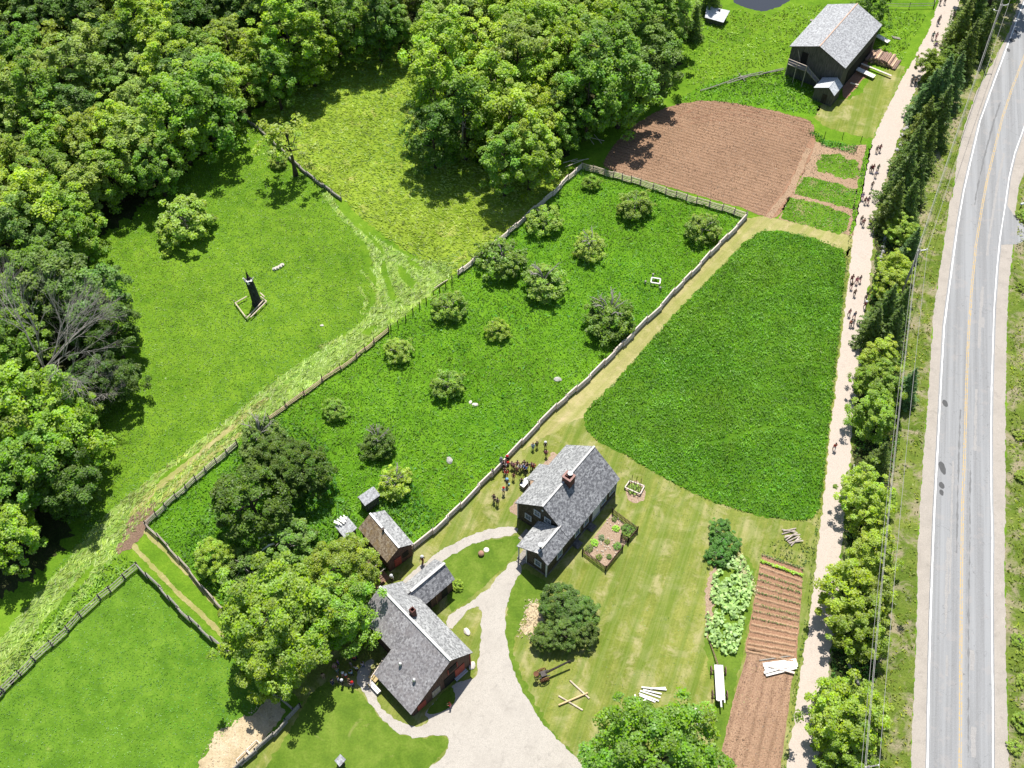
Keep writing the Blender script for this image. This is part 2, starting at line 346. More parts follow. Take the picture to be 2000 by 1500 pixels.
PLOUGH = [(1176,328),(1180,312),(1195,288),(1230,250),(1285,215),(1335,200),(1385,196),(1430,201),(1500,214),(1560,228),(1588,238),(1590,262),(1578,322),(1556,362),(1528,412),(1510,427),(1487,421),(1440,403),(1360,381),(1250,349)]
def inside(poly, x, y):
    x = np.asarray(x); y = np.asarray(y); c = np.zeros(x.shape, bool); n = len(poly)
    for i in range(n):
        x1, y1 = poly[i]; x2, y2 = poly[(i+1) % n]
        if y1 == y2: continue
        c ^= ((y1 > y) != (y2 > y)) & (x < (x2-x1)*(y-y1)/(y2-y1)+x1)
    return c
def pw(pts): return [tuple(P(*q).to_2d()) for q in pts]
# north meadow between the woods, olive and dry
UPM = [(480,235),(560,190),(700,100),(800,90),(860,250),(960,350),(1137,325),(1045,405),(975,468),(885,543),(840,520),(760,470),(700,420),(667,385),(600,335),(545,285)]
sheet('meadow', UPM, .004, G_MEADOW2, .5, 1)
sheet('upper_field', [(1300,60),(1420,0),(1560,-60),(1850,-60),(1835,0),(1813,60),(1787,112),(1763,153),(1730,216),(1714,252),(1704,283),(1590,258),(1560,228),(1430,201),(1335,200),(1230,250),(1190,230),(1280,190)], .004, G_MEADOW, .3, 1)
sheet('orchard_ground', ORCH, .004, G_ORCH, .2, 0)
sheet('lawn', LAWN, .004, G_LAWN, .3, 0)
sheet('pasture', [(272,1103),(333,1162),(394,1222),(450,1270),(520,1345),(575,1385),(480,1490),(420,1580),(-80,1580),(-80,1430),(8,1345),(101,1256),(196,1162)], .008, G_PAST, .15, 0)
sheet('verge', strip_poly(LANE_R[1:], [(x, y) for x, y in SH_L]), .004, G_VERGE, .2, 0)
sheet('roadside_verge', strip_poly(SH_R, [(2400, 40), (2400, 700), (2400, 1600)]), .004, G_VERGE, .3, 0)
sheet('mown_path', PATHM, .012, G_PATH, .25, 0)
sheet('mown_edge', strip_poly([(1652,492),(1648,560),(1640,640),(1630,740),(1620,830),(1610,920),(1600,985)], [(1664,480),(1660,526),(1654,583),(1647,638),(1637,721),(1623,836),(1614,932),(1606,1000)]), .012, G_LAWN, .1, 0)
sheet('mown_patch', [(1590,240),(1600,200),(1680,190),(1700,150),(1770,120),(1760,160),(1728,216),(1712,252),(1703,275),(1660,262)], .008, G_LAWN, .4, 1)
# greener bands of the lawn along the drive and beside the beds
sheet('green_lawn', [(1000,1100),(1075,1135),(1050,1180),(1000,1240),(1015,1310),(1060,1400),(1140,1500),(1090,1470),(1040,1400),(1000,1320),(985,1260),(984,1190)], .008, G_LAWNG, .5, 2)
sheet('green_lawn', [(830,1100),(910,1062),(1012,1045),(1015,1065),(1000,1092),(940,1150),(880,1200),(870,1150)], .012, G_LAWNG, .2, 0)
sheet('green_lawn', [(690,1340),(720,1370),(760,1428),(820,1444),(873,1433),(880,1458),(840,1500),(760,1560),(480,1560),(560,1440),(620,1330)], .008, G_LAWNG, .3, 1)
sheet('green_lawn', [(1400,1080),(1480,1090),(1470,1180),(1440,1330),(1412,1480),(1390,1480),(1400,1350),(1375,1290),(1380,1180)], .008, G_LAWNG, .4, 1)
# rough grass by the barn
sheet('rough_grass', [(1370,165),(1440,145),(1535,135),(1600,190),(1600,225),(1560,228),(1500,214),(1430,201),(1385,196),(1320,200)], .008, G_ORCH, .3, 1)
# woodland floor
G_WOOD_SHADE = grass_mat('wood_and_shade_floor', (.02, .035, .01), (.05, .07, .02), (.09, .08, .04))
sheet('woodland_floor', [(140,510),(230,440),(350,345),(470,235),(600,150),(700,90),(790,80),(900,330),(1090,320),(1130,240),(1290,190),(1330,100),(1330,-300),(-500,-300),(-300,1250),(0,1180),(120,1080),(180,940),(170,850),(225,760),(215,640),(120,560)], .012, G_WOOD_SHADE, 1.2, 1)
# fields
sheet('ploughed_field', PLOUGH, .016, SOIL_P, .25, 1)
sheet('field_track', [(1590,255),(1594,282),(1565,345),(1530,412),(1512,428),(1488,422),(1515,395),(1550,340),(1572,290)], .02, SOIL_D, .15, 1)
sheet('garden_soil', [(1592,276),(1625,288),(1694,282),(1692,320),(1680,390),(1668,462),(1520,428),(1533,408),(1562,350)], .016, SOIL_G, .15, 0)
G_WEED = grass_mat('weedy_mat', (.07, .17, .012), (.12, .26, .018), (.19, .34, .03), (.44, .3, .19), None, .64, .8)
sheet('weedy_bed', [(1602,300),(1640,304),(1682,322),(1679,352),(1640,345),(1588,332)], .02, G_WEED, .7, 2)
sheet('weedy_bed', [(1567,346),(1585,347),(1630,357),(1673,371),(1667,409),(1630,400),(1590,389),(1551,379)], .02, G_WEED, .4, 0)
sheet('weedy_bed', [(1539,386),(1570,390),(1620,404),(1660,421),(1652,457),(1620,453),(1570,440),(1525,427)], .02, G_WEED, .4, 0)
sheet('grass_strip', [(1696,275),(1704,283),(1690,346),(1683,385),(1668,450),(1660,460),(1668,400),(1680,330)], .02, G_ORCH, .2, 0)
sheet('crop_ground', CROP, .016, G_CROP, .35, 1)
sheet('tilled_bed', [(1462,1268),(1500,1278),(1556,1290),(1545,1340),(1535,1420),(1522,1520),(1505,1600),(1385,1600),(1402,1500),(1420,1420),(1440,1340)], .02, SOIL_B, .1, 0)
sheet('row_bed', [(1488,1082),(1568,1112),(1564,1180),(1556,1290),(1500,1280),(1455,1270),(1468,1200)], .02, SOIL_D, .1, 0)
# gravel
DRIVE = [(1005,1090),(980,1120),(950,1152),(925,1172),(893,1192),(868,1208),(880,1232),(893,1215),(918,1190),(935,1181),(941,1196),(939,1240),(936,1279),(932,1318),(920,1328),(900,1330),(870,1350),(852,1368),(826,1396),(838,1404),(836,1415),(805,1420),(785,1410),(760,1398),(741,1378),(731,1345),(722,1312),(735,1290),(722,1285),(700,1305),(698,1336),(714,1360),(733,1386),(748,1409),(774,1431),(805,1441),(844,1441),(873,1432),(878,1456),(865,1479),(838,1500),(800,1580),(1190,1580),(1139,1497),(1121,1477),(1085,1440),(1059,1409),(1028,1365),(1004,1318),(992,1271),(986,1214),(989,1175),(1004,1140),(1022,1108)]
sheet('gravel_drive', DRIVE, .02, GRAV_D, .2, 1)
sheet('drive_grass', [(850,1370),(872,1345),(884,1340),(890,1360),(885,1378),(862,1392),(842,1395),(832,1392)], .024, G_LAWNG, .1, 1)
sheet('gravel_path', strip_poly([(1013,1028),(960,1032),(905,1050),(860,1075),(835,1094),(800,1122),(770,1150)], [(1010,1046),(960,1051),(910,1067),(880,1086),(850,1108),(820,1140),(800,1160)]), .02, GRAV_D, .2, 1)
sheet('gravel_lane', strip_poly(LANE_L, LANE_R), .02, GRAV_L, .24, 0)
sheet('dirt_patch', [(385,1510),(398,1470),(425,1425),(455,1415),(480,1400),(510,1380),(530,1355),(560,1380),(540,1420),(500,1465),(470,1500)], .016, G_DRY, .5, 1)
sheet('straw_patch', [(1032,1178),(1050,1176),(1062,1195),(1056,1222),(1036,1240),(1018,1236),(1026,1208)], .012, G_DRY, .5, 1)
SOIL_H = soil_mat('flower_bed_soil', (.36, .25, .17), (.52, .4, .3), None)
sheet('flower_bed', [(1194,1004),(1240,1038),(1216,1070),(1183,1108),(1142,1080),(1160,1050)], .016, SOIL_H, .05, 0)
sheet('bare_soil', [(996,1000),(1004,982),(1026,955),(1046,925),(1078,884),(1095,892),(1070,940),(1030,995),(1010,1010)], .016, SOIL_H, .3, 0)
sheet('bare_soil', [(1380,1140),(1395,1090),(1405,1100),(1395,1160),(1385,1240),(1376,1250)], .016, SOIL_H, .35, 1)
sheet('bare_soil', [(1222,950),(1240,935),(1258,950),(1262,975),(1240,985),(1222,970)], .012, SOIL_H, .2, 1)
sheet('barn_yard', [(1640,160),(1690,110),(1700,140),(1668,175),(1650,200)], .016, SOIL_D, .3, 1)
MUD = soil_mat('mud', (.2, .13, .09), (.32, .22, .15), None)
sheet('mud_patch', [(285,985),(310,975),(290,1020),(282,1040),(262,1065),(235,1085),(225,1078),(240,1050),(245,1020),(265,1005)], .024, MUD, .35, 2)
# cut grass swaths and the track along the orchard
CUT = [(640,375),(665,400),(690,430),(720,455),(760,480),(800,505),(850,512),(890,520),(870,545),(840,575),(795,612),(740,652),(680,702),(620,745),(560,790),(500,835),(430,890),(370,940),(310,985),(262,1035),(230,1085),(150,1180),(60,1290),(-40,1400),(-60,1330),(40,1200),(120,1110),(190,1020),(235,980),(300,930),(380,870),(450,815),(520,755),(600,700),(680,650),(715,620),(735,590),(735,560),(728,520),(718,480),(690,450),(660,410),(632,385)]
sheet('cut_grass', CUT, .008, G_CUT, .5, 1)
UNCUT = [[(700,470),(722,500),(735,540),(738,590),(715,600),(690,560),(690,500)], [(748,500),(757,530),(768,560),(776,585),(764,590),(752,560),(745,530)], [(775,512),(800,535),(812,552),(808,566),(790,555),(776,535)], [(648,385),(662,410),(690,440),(715,466),(738,487),(750,497),(755,490),(725,460),(690,422),(664,392)],
 [(790,500),(815,512),(830,524),(818,528),(800,516)], [(700,650),(730,632),(742,640),(715,656)], [(560,790),(600,762),(612,764),(575,793)], [(300,940),(400,870),(450,832),(458,836),(400,880),(310,955)], [(60,1240),(130,1160),(180,1100),(188,1108),(140,1172),(70,1260)]]
for q in UNCUT: sheet('uncut_grass', q, .012, G_MEADOW, .3, 1)
sheet('wheel_track', strip_poly([(520,775),(480,803),(440,838),(400,872),(350,912),(300,950),(265,985),(250,1010)], [(526,781),(486,812),(446,847),(406,880),(356,922),(308,960),(275,994),(262,1018)]), .016, G_PATH, .2, 1)
sheet('wheel_track', strip_poly([(470,842),(430,870),(390,905),(340,945),(300,985)], [(475,847),(437,876),(396,912),(347,952),(306,992)]), .016, G_PATH, .2, 1)
sheet('wheel_track', strip_poly([(262,1025),(300,1060),(330,1090),(370,1130),(410,1175),(440,1205)], [(275,1022),(310,1056),(342,1088),(382,1128),(420,1170),(448,1200)]), .016, G_PATH, .15, 1)
sheet('wheel_track', strip_poly([(240,1055),(270,1085),(300,1115),(330,1148),(370,1185),(410,1222),(445,1255)], [(252,1050),(282,1082),(310,1112),(340,1143),(378,1180),(418,1216),(450,1248)]), .016, G_PATH, .15, 1)
# road
def mid(A, B, f=.5):
    """B resampled against A by nearest height in the picture"""
    return [(a[0]+(np.interp(a[1], [q[1] for q in B], [q[0] for q in B])-a[0])*f, a[1]) for a in A]
def offs(L, dx): return [(x+dx, y) for x, y in L]
sheet('road_shoulder', strip_poly(SH_L, SH_R), .008, GRAV_S, .12, 0)
sheet('road', strip_poly(offs(RW_L, -4), offs(RW_R, 4)), .02, ASPH, .03, 0, 1.5)
sheet('side_road', [(1958,400),(1966,400),(1984,425),(2002,440),(2100,450),(2100,480),(2003,470),(1985,477),(1955,478)], .016, ASPH, .08, 0)
def line(name, pts, wm, z, mat, amp=.02, off=0.0):
    p = [P(*q).to_2d() for q in pts]; L = []; R = []
    for i, q in enumerate(p):
        d = (p[min(i+1, len(p)-1)]-p[max(i-1, 0)]).normalized(); n = Vector((-d.y, d.x)); L.append(q+n*(off+wm/2)); R.append(q+n*(off-wm/2))
    return sheet(name, [tuple(v) for v in L+R[::-1]], z, mat, amp, 0, 1.2, .35, True)
line('road_line', RW_L, .17, .024, P_WHITE, .03); line('road_line', RW_R, .14, .024, P_WHITE, .03)
line('centre_line', RW_C, .11, .024, P_YEL, .02, .1); line('centre_line', RW_C, .11, .024, P_YEL, .02, -.1)
TAR = plain('tar', (.09, .09, .09), .8)
for x, y, a, b_ in ((1846,788,.35,.6),(1840.5,914,.4,1.0),(1839.5,948,.3,.5),(1839,962,.25,.45),(1977,79,.5,.5),(1969,98,.35,.5),(1984,62,.2,.6)):
    c = P(x, y); sheet('tar_patch', [(c.x+a*math.cos(k*.785), c.y+b_*math.sin(k*.785)) for k in range(8)], .028, TAR, .08, 1, 2, .2, True)
# pond
m, t, b = nodes('pond_water', .06, .5); b.inputs['Base Color'].default_value = (.045, .05, .06, 1); bump(t, b, noise(t, coordn(t), 1.5, 3), .1, .05); POND = m
sheet('pond', [(1420,-60),(1428,0),(1445,12),(1470,20),(1500,22),(1525,12),(1545,-2),(1570,-60)], .012, POND, .3, 1)
# ------------------------------------------------------------------ grass and crop tufts (uncountable: one object per field)
rng = np.random.default_rng(7)
def vnoise(x, y, s, seed=0):
    """smooth value noise on a grid"""
    r = np.random.default_rng(seed+99); g = r.random((64, 64)); u = (x*s) % 64; v = (y*s) % 64
    i = u.astype(int); j = v.astype(int); fu = u-i; fv = v-j; fu = fu*fu*(3-2*fu); fv = fv*fv*(3-2*fv)
    i1 = (i+1) % 64; j1 = (j+1) % 64; i %= 64; j %= 64
    return g[i, j]*(1-fu)*(1-fv)+g[i1, j]*fu*(1-fv)+g[i, j1]*(1-fu)*fv+g[i1, j1]*fu*fv
def quad_mesh(name, c, nrm, ang, L, W, lv, mat, bend=0.0):
    """many leaf quads: centre c, normal nrm, in-plane angle ang, length, width, colour lv"""
    n = len(c); nrm = nrm/np.linalg.norm(nrm, axis=1)[:, None]
    ref = np.where(np.abs(nrm[:, 2:3]) < .9, np.array([[0, 0, 1.0]]), np.array([[1.0, 0, 0]]))
    u = np.cross(nrm, ref); u /= np.linalg.norm(u, axis=1)[:, None]; v = np.cross(nrm, u)
    d = u*np.cos(ang)[:, None]+v*np.sin(ang)[:, None]; s = np.cross(nrm, d)
    L = L[:, None]; W = W[:, None]
    V = np.stack([c-d*L/2, c+s*W/2-nrm*bend*W*.3, c+d*L/2, c-s*W/2-nrm*bend*W*.3], 1).reshape(-1, 3)
    me = bpy.data.meshes.new(name); me.vertices.add(4*n); me.vertices.foreach_set('co', V.astype(np.float32).ravel())
    me.loops.add(4*n); me.loops.foreach_set('vertex_index', np.arange(4*n, dtype=np.int32))
    me.polygons.add(n); me.polygons.foreach_set('loop_start', np.arange(0, 4*n, 4, dtype=np.int32))
    a = me.color_attributes.new('lv', 'FLOAT_COLOR', 'POINT')
    cc = np.ones((n, 4, 4), np.float32); cc[:, :, :3] = lv[:, None, :]; a.data.foreach_set('color', cc.ravel())
    me.materials.append(mat); me.update(); me.validate(); return me
def tufts(name, poly, dens, hgt, size, col, seed, excl=(), patch=.5, flat=.35, z0=0.0, dirn=None, wr=.4, label=None, vlo=.0, vhi=1.0, cl=.0):
    """poly in photo pixels"""
    W_ = pw(poly); xs = [p[0] for p in W_]; ys = [p[1] for p in W_]; r = np.random.default_rng(seed)
    A = (max(xs)-min(xs))*(max(ys)-min(ys)); n = int(A*dens)
    x = r.uniform(min(xs), max(xs), n); y = r.uniform(min(ys), max(ys), n); k = inside(W_, x, y)
    for e in excl: k &= ~inside(pw(e), x, y)
    if cl: k &= vnoise(x, y, .9, seed+5)*.6+vnoise(x, y, 2.7, seed+6)*.4 > cl
    x = x[k]; y = y[k]; n = len(x)
    h = hgt*(.5+.9*vnoise(x, y, 1.1, seed))*(.6+.8*r.random(n))
    c = np.stack([x, y, z0+h*.6], 1)
    th = r.uniform(0, 2*math.pi, n); sl = r.random(n)*1.1+flat
    if dirn is not None: th = dirn+r.normal(0, .45, n)+math.pi*(r.random(n) < .5)
    nr = np.stack([np.cos(th)*np.sin(sl), np.sin(th)*np.sin(sl), np.cos(sl)], 1)
    p = vnoise(x, y, .45, seed+1)*.5+vnoise(x, y, 1.6, seed+2)*.5
    lv = np.stack([np.clip(.5+(vnoise(x, y, .12, seed+3)-.5)*1.1+r.normal(0, .12, n), 0, 1), np.clip(vlo+(vhi-vlo)*(.5+(p-.5)*patch*2.2+r.normal(0, .07, n)), 0, 1), r.random(n)], 1)
    an = r.uniform(0, 2*math.pi, n) if dirn is None else r.normal(0, .3, n)
    L = size*(.6+.8*r.random(n)); me = quad_mesh(name, c, nr, an, L, L*wr*(.8+.4*r.random(n)), lv, leaf_mat(name+'_blades', False, col, .3))
    o = bpy.data.objects.new(name, me); link(o); o['kind'] = 'stuff'; return o
TRAMP = [[(1380,862),(1420,855),(1465,838),(1500,830),(1540,836),(1590,846),(1612,850),(1612,855),(1590,851),(1540,841),(1500,835),(1465,844),(1420,861),(1380,868)], [(1560,790),(1620,820),(1618,825),(1556,795)], [(1420,855),(1440,835),(1443,838),(1424,860)], [(1490,720),(1560,705),(1620,715),(1620,719),(1560,710),(1492,725)]]
tufts('crop_plants', CROP, 44, .4, .27, (.18, .4, .024), 1, patch=.55, excl=TRAMP)
tufts('orchard_grass', ORCH, 26, .25, .28, (.18, .38, .022), 2, patch=.6)
MEAD = [(150,505),(185,470),(240,440),(300,395),(350,350),(410,300),(455,265),(480,235),(560,300),(640,365),(640,385),(700,470),(728,560),(720,620),(600,700),(450,815),(235,980),(120,1110),(40,1200),(150,1060),(190,940),(185,850),(260,740),(270,650)]
tufts('meadow_tufts', MEAD, 24, .12, .22, (.2, .37, .03), 3, patch=.35, flat=.15)
tufts('upper_meadow_tufts', UPM, 14, .2, .5, (.42, .56, .085), 4, patch=.45, dirn=rad(75), flat=.35, wr=.25)
tufts('cut_grass_tufts', CUT, 22, .09, .8, (.42, .53, .1), 5, patch=.5, excl=UNCUT,  dirn=rad(135), flat=.1, wr=.14)
tufts('pasture_tufts', [(272,1108),(394,1226),(450,1274),(520,1345),(480,1400),(390,1480),(340,1580),(-80,1580),(-80,1450),(8,1352),(196,1168)], 18, .1, .19, (.17, .38, .035), 6, patch=.4, flat=.15)
tufts('rough_tufts', [(1370,165),(1440,145),(1535,135),(1600,190),(1600,225),(1500,214),(1385,196),(1320,200)], 14, .35, .4, (.2, .4, .04), 8, patch=.8)
tufts('verge_tufts', strip_poly(offs(LANE_R[1:], 6), offs(SH_L, -4)), 9, .22, .34, (.32, .38, .05), 9, patch=.9, cl=.45)
tufts('roadside_tufts', strip_poly(offs(SH_R, 6), [(2400, 40), (2400, 1600)]), 12, .25, .36, (.3, .38, .04), 10, patch=.9, cl=.42)
tufts('field_tufts', [(1330,90),(1380,40),(1430,20),(1560,10),(1700,10),(1810,30),(1760,120),(1700,110),(1540,120),(1340,170)], 9, .25, .4, (.28, .45, .04), 11, patch=.8, excl=[[(1420,-10),(1428,12),(1470,28),(1510,28),(1545,8),(1550,-10)]])
tufts('bank_tufts', [(215,1145),(268,1100),(240,1080),(180,1120),(100,1200),(20,1290),(-40,1370),(-20,1380),(60,1300),(130,1230)], 16, .35, .4, (.24, .42, .05), 12, patch=.8)
for i_, q in enumerate(([(1602,300),(1640,304),(1682,322),(1679,352),(1640,345),(1588,332)], [(1567,346),(1585,347),(1630,357),(1673,371),(1667,409),(1630,400),(1590,389),(1551,379)], [(1539,386),(1570,390),(1620,404),(1660,421),(1652,457),(1620,453),(1570,440),(1525,427)])):
    tufts('garden_weeds', q, 22, .2, .25, (.17, .38, .03), 20+i_, patch=.7, cl=(.46, .12, .08)[i_])
tufts('lane_grass', strip_poly(offs(LANE_L[8:], -9), offs(LANE_L[8:], -2)), 22, .2, .26, (.12, .22, .03), 30, patch=.7)
tufts('undergrowth', [(660,1150),(700,1010),(660,960),(640,870),(560,820),(470,880),(400,1000),(352,1080),(430,1170),(520,1200)], 18, .6, .42, (.13, .33, .04), 31, patch=.7)
tufts('undergrowth', [(800,1050),(850,1010),(800,940),(740,970),(730,1000)], 18, .6, .42, (.12, .31, .04), 32, patch=.7)
tufts('garden_edge_weeds', [(1540,1050),(1590,1060),(1575,1120),(1490,1080),(1500,1062)], 14, .25, .3, (.12, .2, .04), 33, patch=.7, cl=.35)

STRAY = [[(632,378),(650,402),(672,428),(700,452),(725,474)],[(724,476),(732,505),(740,540),(752,580)],[(750,476),(760,510),(768,545)],[(704,528),(722,548),(738,575),(742,600)],[(722,522),(745,548),(752,568)],[(706,613),(722,614),(735,600),(740,570)],[(622,680),(660,664),(700,648)],[(700,640),(740,630),(780,610)],[(855,508),(862,520),(880,545)],[(820,520),(860,512),(895,515)],[(700,560),(716,585),(712,605)]]
for k, q in enumerate(STRAY):
    line('cut_swath', q, .7 if k in (0,1,2) else .35, .016+.0004*k, G_CUT, .18)
    tufts('swath_grass', [(x-3, y-3) for x, y in q]+[(x+4, y+2) for x, y in q[::-1]], 30, .1, .7, (.44, .56, .11), 60+k, patch=.6, dirn=rad(45+90)+.2*math.sin(k*2), flat=.1, wr=.14)
DARKSOIL = soil_mat('furrow_soil', (.25, .13, .08), (.36, .21, .135), None)
for k, q in enumerate(([(1335,222),(1370,212),(1420,214),(1500,222),(1575,240)],[(1350,232),(1400,222),(1460,226),(1520,238),(1575,258)],[(1345,242),(1400,234),(1460,240),(1510,254),(1550,275)],[(1338,250),(1320,240),(1330,225),(1370,205),(1430,206),(1500,218)])): line('furrow', q, .16, .02+.0005*k, DARKSOIL, .08)
for k, q in enumerate(([(1500,425),(1545,370),(1580,290)],)): line('soil_track', q, .9, .024, SOIL_G, .15)

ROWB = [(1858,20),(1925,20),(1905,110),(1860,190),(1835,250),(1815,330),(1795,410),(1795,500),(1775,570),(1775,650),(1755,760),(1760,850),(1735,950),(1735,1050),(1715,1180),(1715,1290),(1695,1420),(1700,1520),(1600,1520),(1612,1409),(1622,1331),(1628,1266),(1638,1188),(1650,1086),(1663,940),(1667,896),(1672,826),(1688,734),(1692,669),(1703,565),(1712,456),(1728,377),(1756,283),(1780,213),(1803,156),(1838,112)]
sheet('painted_shade_floor', ROWB, .012, G_WOOD_SHADE, .4, 1)  # shade under the tree row, painted as a sheet of dark floor colour
tufts('row_undergrowth', ROWB, 16, .35, .38, (.13, .28, .035), 70, patch=.8, cl=.3)

# worn and dry spots, ruts, trampled lines in the crop
PATCHA = gravel_mat('asphalt_patch', (.36, .345, .33), (.33, .32, .31)); DARKA = gravel_mat('asphalt_dark', (.2, .2, .2), (.23, .23, .23))
for k, (f0, a, b_, w_, mt) in enumerate(((.75,300,520,.3,PATCHA),(.72,560,700,.35,PATCHA),(.7,760,900,.3,PATCHA),(.78,620,660,.4,PATCHA),(.25,1050,1250,.25,PATCHA),(.68,1270,1330,.5,PATCHA),(.7,1420,1500,.45,PATCHA),(.28,1280,1340,.25,PATCHA),(.4,800,1100,.18,DARKA),(.3,200,420,.2,DARKA),(.62,900,1500,.12,DARKA),(.3,900,1180,.2,PATCHA))):
    ys = np.arange(a, b_, 20.0); q = [(float(np.interp(y, [p[1] for p in RW_L], [p[0] for p in RW_L])*(1-f0)+np.interp(y, [p[1] for p in RW_R], [p[0] for p in RW_R])*f0), float(y)) for y in ys]; line('road_patch', q, w_, .0235+.0002*k, mt, .12)

# clods and crumbs of the tilled soil
tufts('soil_clods', PLOUGH, 16, .05, .15, (.33, .2, .125), 80, patch=.8, flat=.1, wr=.8, z0=.01)
tufts('soil_clods', [(1462,1268),(1556,1290),(1535,1420),(1522,1510),(1402,1510),(1420,1420)], 16, .05, .12, (.37, .235, .15), 81, patch=.8, flat=.1, wr=.8, z0=.02)
tufts('garden_crumbs', [(1592,276),(1694,282),(1680,390),(1668,462),(1520,428),(1562,350)], 10, .05, .16, (.4, .28, .18), 82, patch=.8, flat=.1, wr=.8, z0=.02)
tufts('crop_weeds', CROP, 1.4, .5, .4, (.26, .42, .07), 83, patch=.4, cl=.58)
tufts('orchard_weeds', ORCH, 2.2, .4, .42, (.16, .4, .05), 84, patch=.5, cl=.56)
tufts('lawn_weeds', [(1075,850),(1150,850),(1320,950),(1590,1020),(1560,1290),(1380,1480),(1130,1480),(1000,1280),(1020,1110),(1200,1130),(1250,1010)], 5, .04, .16, (.2, .3, .05), 85, patch=.6, flat=.05, cl=.5)

tufts('straw_litter', [(1024,1172),(1056,1168),(1072,1195),(1062,1228),(1036,1250),(1008,1244),(1020,1205)], 30, .08, .3, (.62, .5, .34), 86, patch=.7, flat=.2, cl=.35)
tufts('straw_litter', [(385,1500),(398,1465),(425,1420),(480,1395),(530,1350),(560,1385),(500,1465),(470,1500)], 14, .05, .25, (.62, .5, .34), 87, patch=.7, flat=.2, cl=.3)
# ------------------------------------------------------------------ trees
def unit(r, n):
    v = r.normal(size=(n, 3)); return v/np.linalg.norm(v, axis=1)[:, None]
def crown_mesh(name, R, H, z0, ncl, per, leaf, seed, top=.35, clr=.3, gap=0.0, low=-.6, ragged=.15):
    """leaf clumps spread through the crown's volume; R radius, H height, z0 height of its foot"""
    r = np.random.default_rng(seed); d = unit(r, ncl*3); d = d[d[:, 2] > low][:ncl]; ncl = len(d)
    rr = (.62+.38*r.random(ncl)**.6)*(1+r.normal(0, ragged, ncl)*.6)
    wid = np.where(d[:, 2] > 0, 1-top*d[:, 2]**2*.5, 1)
    cc = np.stack([d[:, 0]*R*rr*wid, d[:, 1]*R*rr*wid, z0+H*.46+d[:, 2]*H*.5*rr], 1)
    cc[:, 2] = np.maximum(cc[:, 2], z0+.1)
    cr = R*clr*(.6+.7*r.random(ncl)); cv = np.clip(.5+r.normal(0, .16, ncl), 0, 1); ch = np.clip(.5+r.normal(0, .2, ncl), 0, 1)
    idx = r.integers(0, ncl, int(ncl*per)); n = len(idx); out = d[idx]
    e = unit(r, n)*.8+out*.5+np.array([0, 0, .35]); e /= np.linalg.norm(e, axis=1)[:, None]
    s = r.random(n)**.45; c = cc[idx]+e*(cr[idx]*s)[:, None]*np.array([1, 1, .75])
    nr = e*.5+unit(r, n)*.5+np.array([0, .15, .75])
    lv = np.stack([np.clip(ch[idx]+r.normal(0, .15, n), 0, 1), np.clip(cv[idx]+r.normal(0, .17, n), 0, 1), r.random(n)], 1)
    k = c[:, 2] > .05
    L = leaf*(.6+.8*r.random(n)); me = quad_mesh(name, c[k], nr[k], r.uniform(0, 6.28, n)[k], L[k], (L*.75)[k], lv[k], LEAF, .5); return me
def trunk_mesh(name, H, r0, seed, mat=BARK, nb=8, spread=2.5, zb=.35, lean=0.0):
    rr = random.Random(seed); m = MB(); pts = []; rs = []
    for i in range(6):
        f = i/5; pts.append((rr.uniform(-.12, .12)*H*.1*f+lean*f*H, rr.uniform(-.12, .12)*H*.1*f, H*f)); rs.append(r0*(1.35 if i == 0 else 1-.75*f))
    m.tube(pts, rs, 7)
    for k in range(nb):
        f = zb+(1-zb)*k/nb*.9; a = k*2.4+rr.random(); p = Vector(pts[0]).lerp(Vector(pts[5]), f); L = spread*(1.1-f*.6)
        q = p+Vector((math.cos(a)*L*.5, math.sin(a)*L*.5, L*.35)); e = p+Vector((math.cos(a+.2)*L, math.sin(a+.2)*L, L*.55))
        m.tube([p, q, e], [r0*.42*(1.1-f*.5), r0*.26, r0*.08], 5)
    return m.mesh(name, mat, True)
def conifer_mesh(name, R, H, seed, tiers=19, per=46, ls=.34, droop=.3):
    r = np.random.default_rng(seed); C = []; Nn = []; A = []; LV = []; LL = []
    for ti in range(tiers):
        f = ti/(tiers-1); z = H*(.08+.9*f); rad_ = R*(1-f)**.85*(.85+.3*r.random())+.12; nb = int(6+5*(1-f))
        for b in range(nb):
            a = 2*math.pi*b/nb+ti*1.3+r.normal(0, .15); bl = rad_*(.75+.4*r.random()); m_ = max(4, int(per*bl/R)); hv = np.clip(.5+r.normal(0, .2), 0, 1)
            s = r.random(m_)**.7; w_ = (r.random(m_)-.5)*bl*.75*(1.2-s); x = np.cos(a)*s*bl-np.sin(a)*w_; y = np.sin(a)*s*bl+np.cos(a)*w_
            zz = z-droop*s**1.5*bl+r.normal(0, .05, m_)-abs(w_)*.2
            C.append(np.stack([x, y, zz], 1)); nn = np.stack([np.cos(a)*.35+r.normal(0, .35, m_), np.sin(a)*.35+r.normal(0, .35, m_), np.ones(m_)], 1); Nn.append(nn)
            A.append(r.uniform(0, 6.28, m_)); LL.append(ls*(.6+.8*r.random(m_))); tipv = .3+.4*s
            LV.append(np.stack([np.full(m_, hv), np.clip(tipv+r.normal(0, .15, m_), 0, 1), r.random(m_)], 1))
    L = np.concatenate(LL)
    return quad_mesh(name, np.concatenate(C), np.concatenate(Nn), np.concatenate(A), L, L*.42, np.concatenate(LV), LEAF, .3)
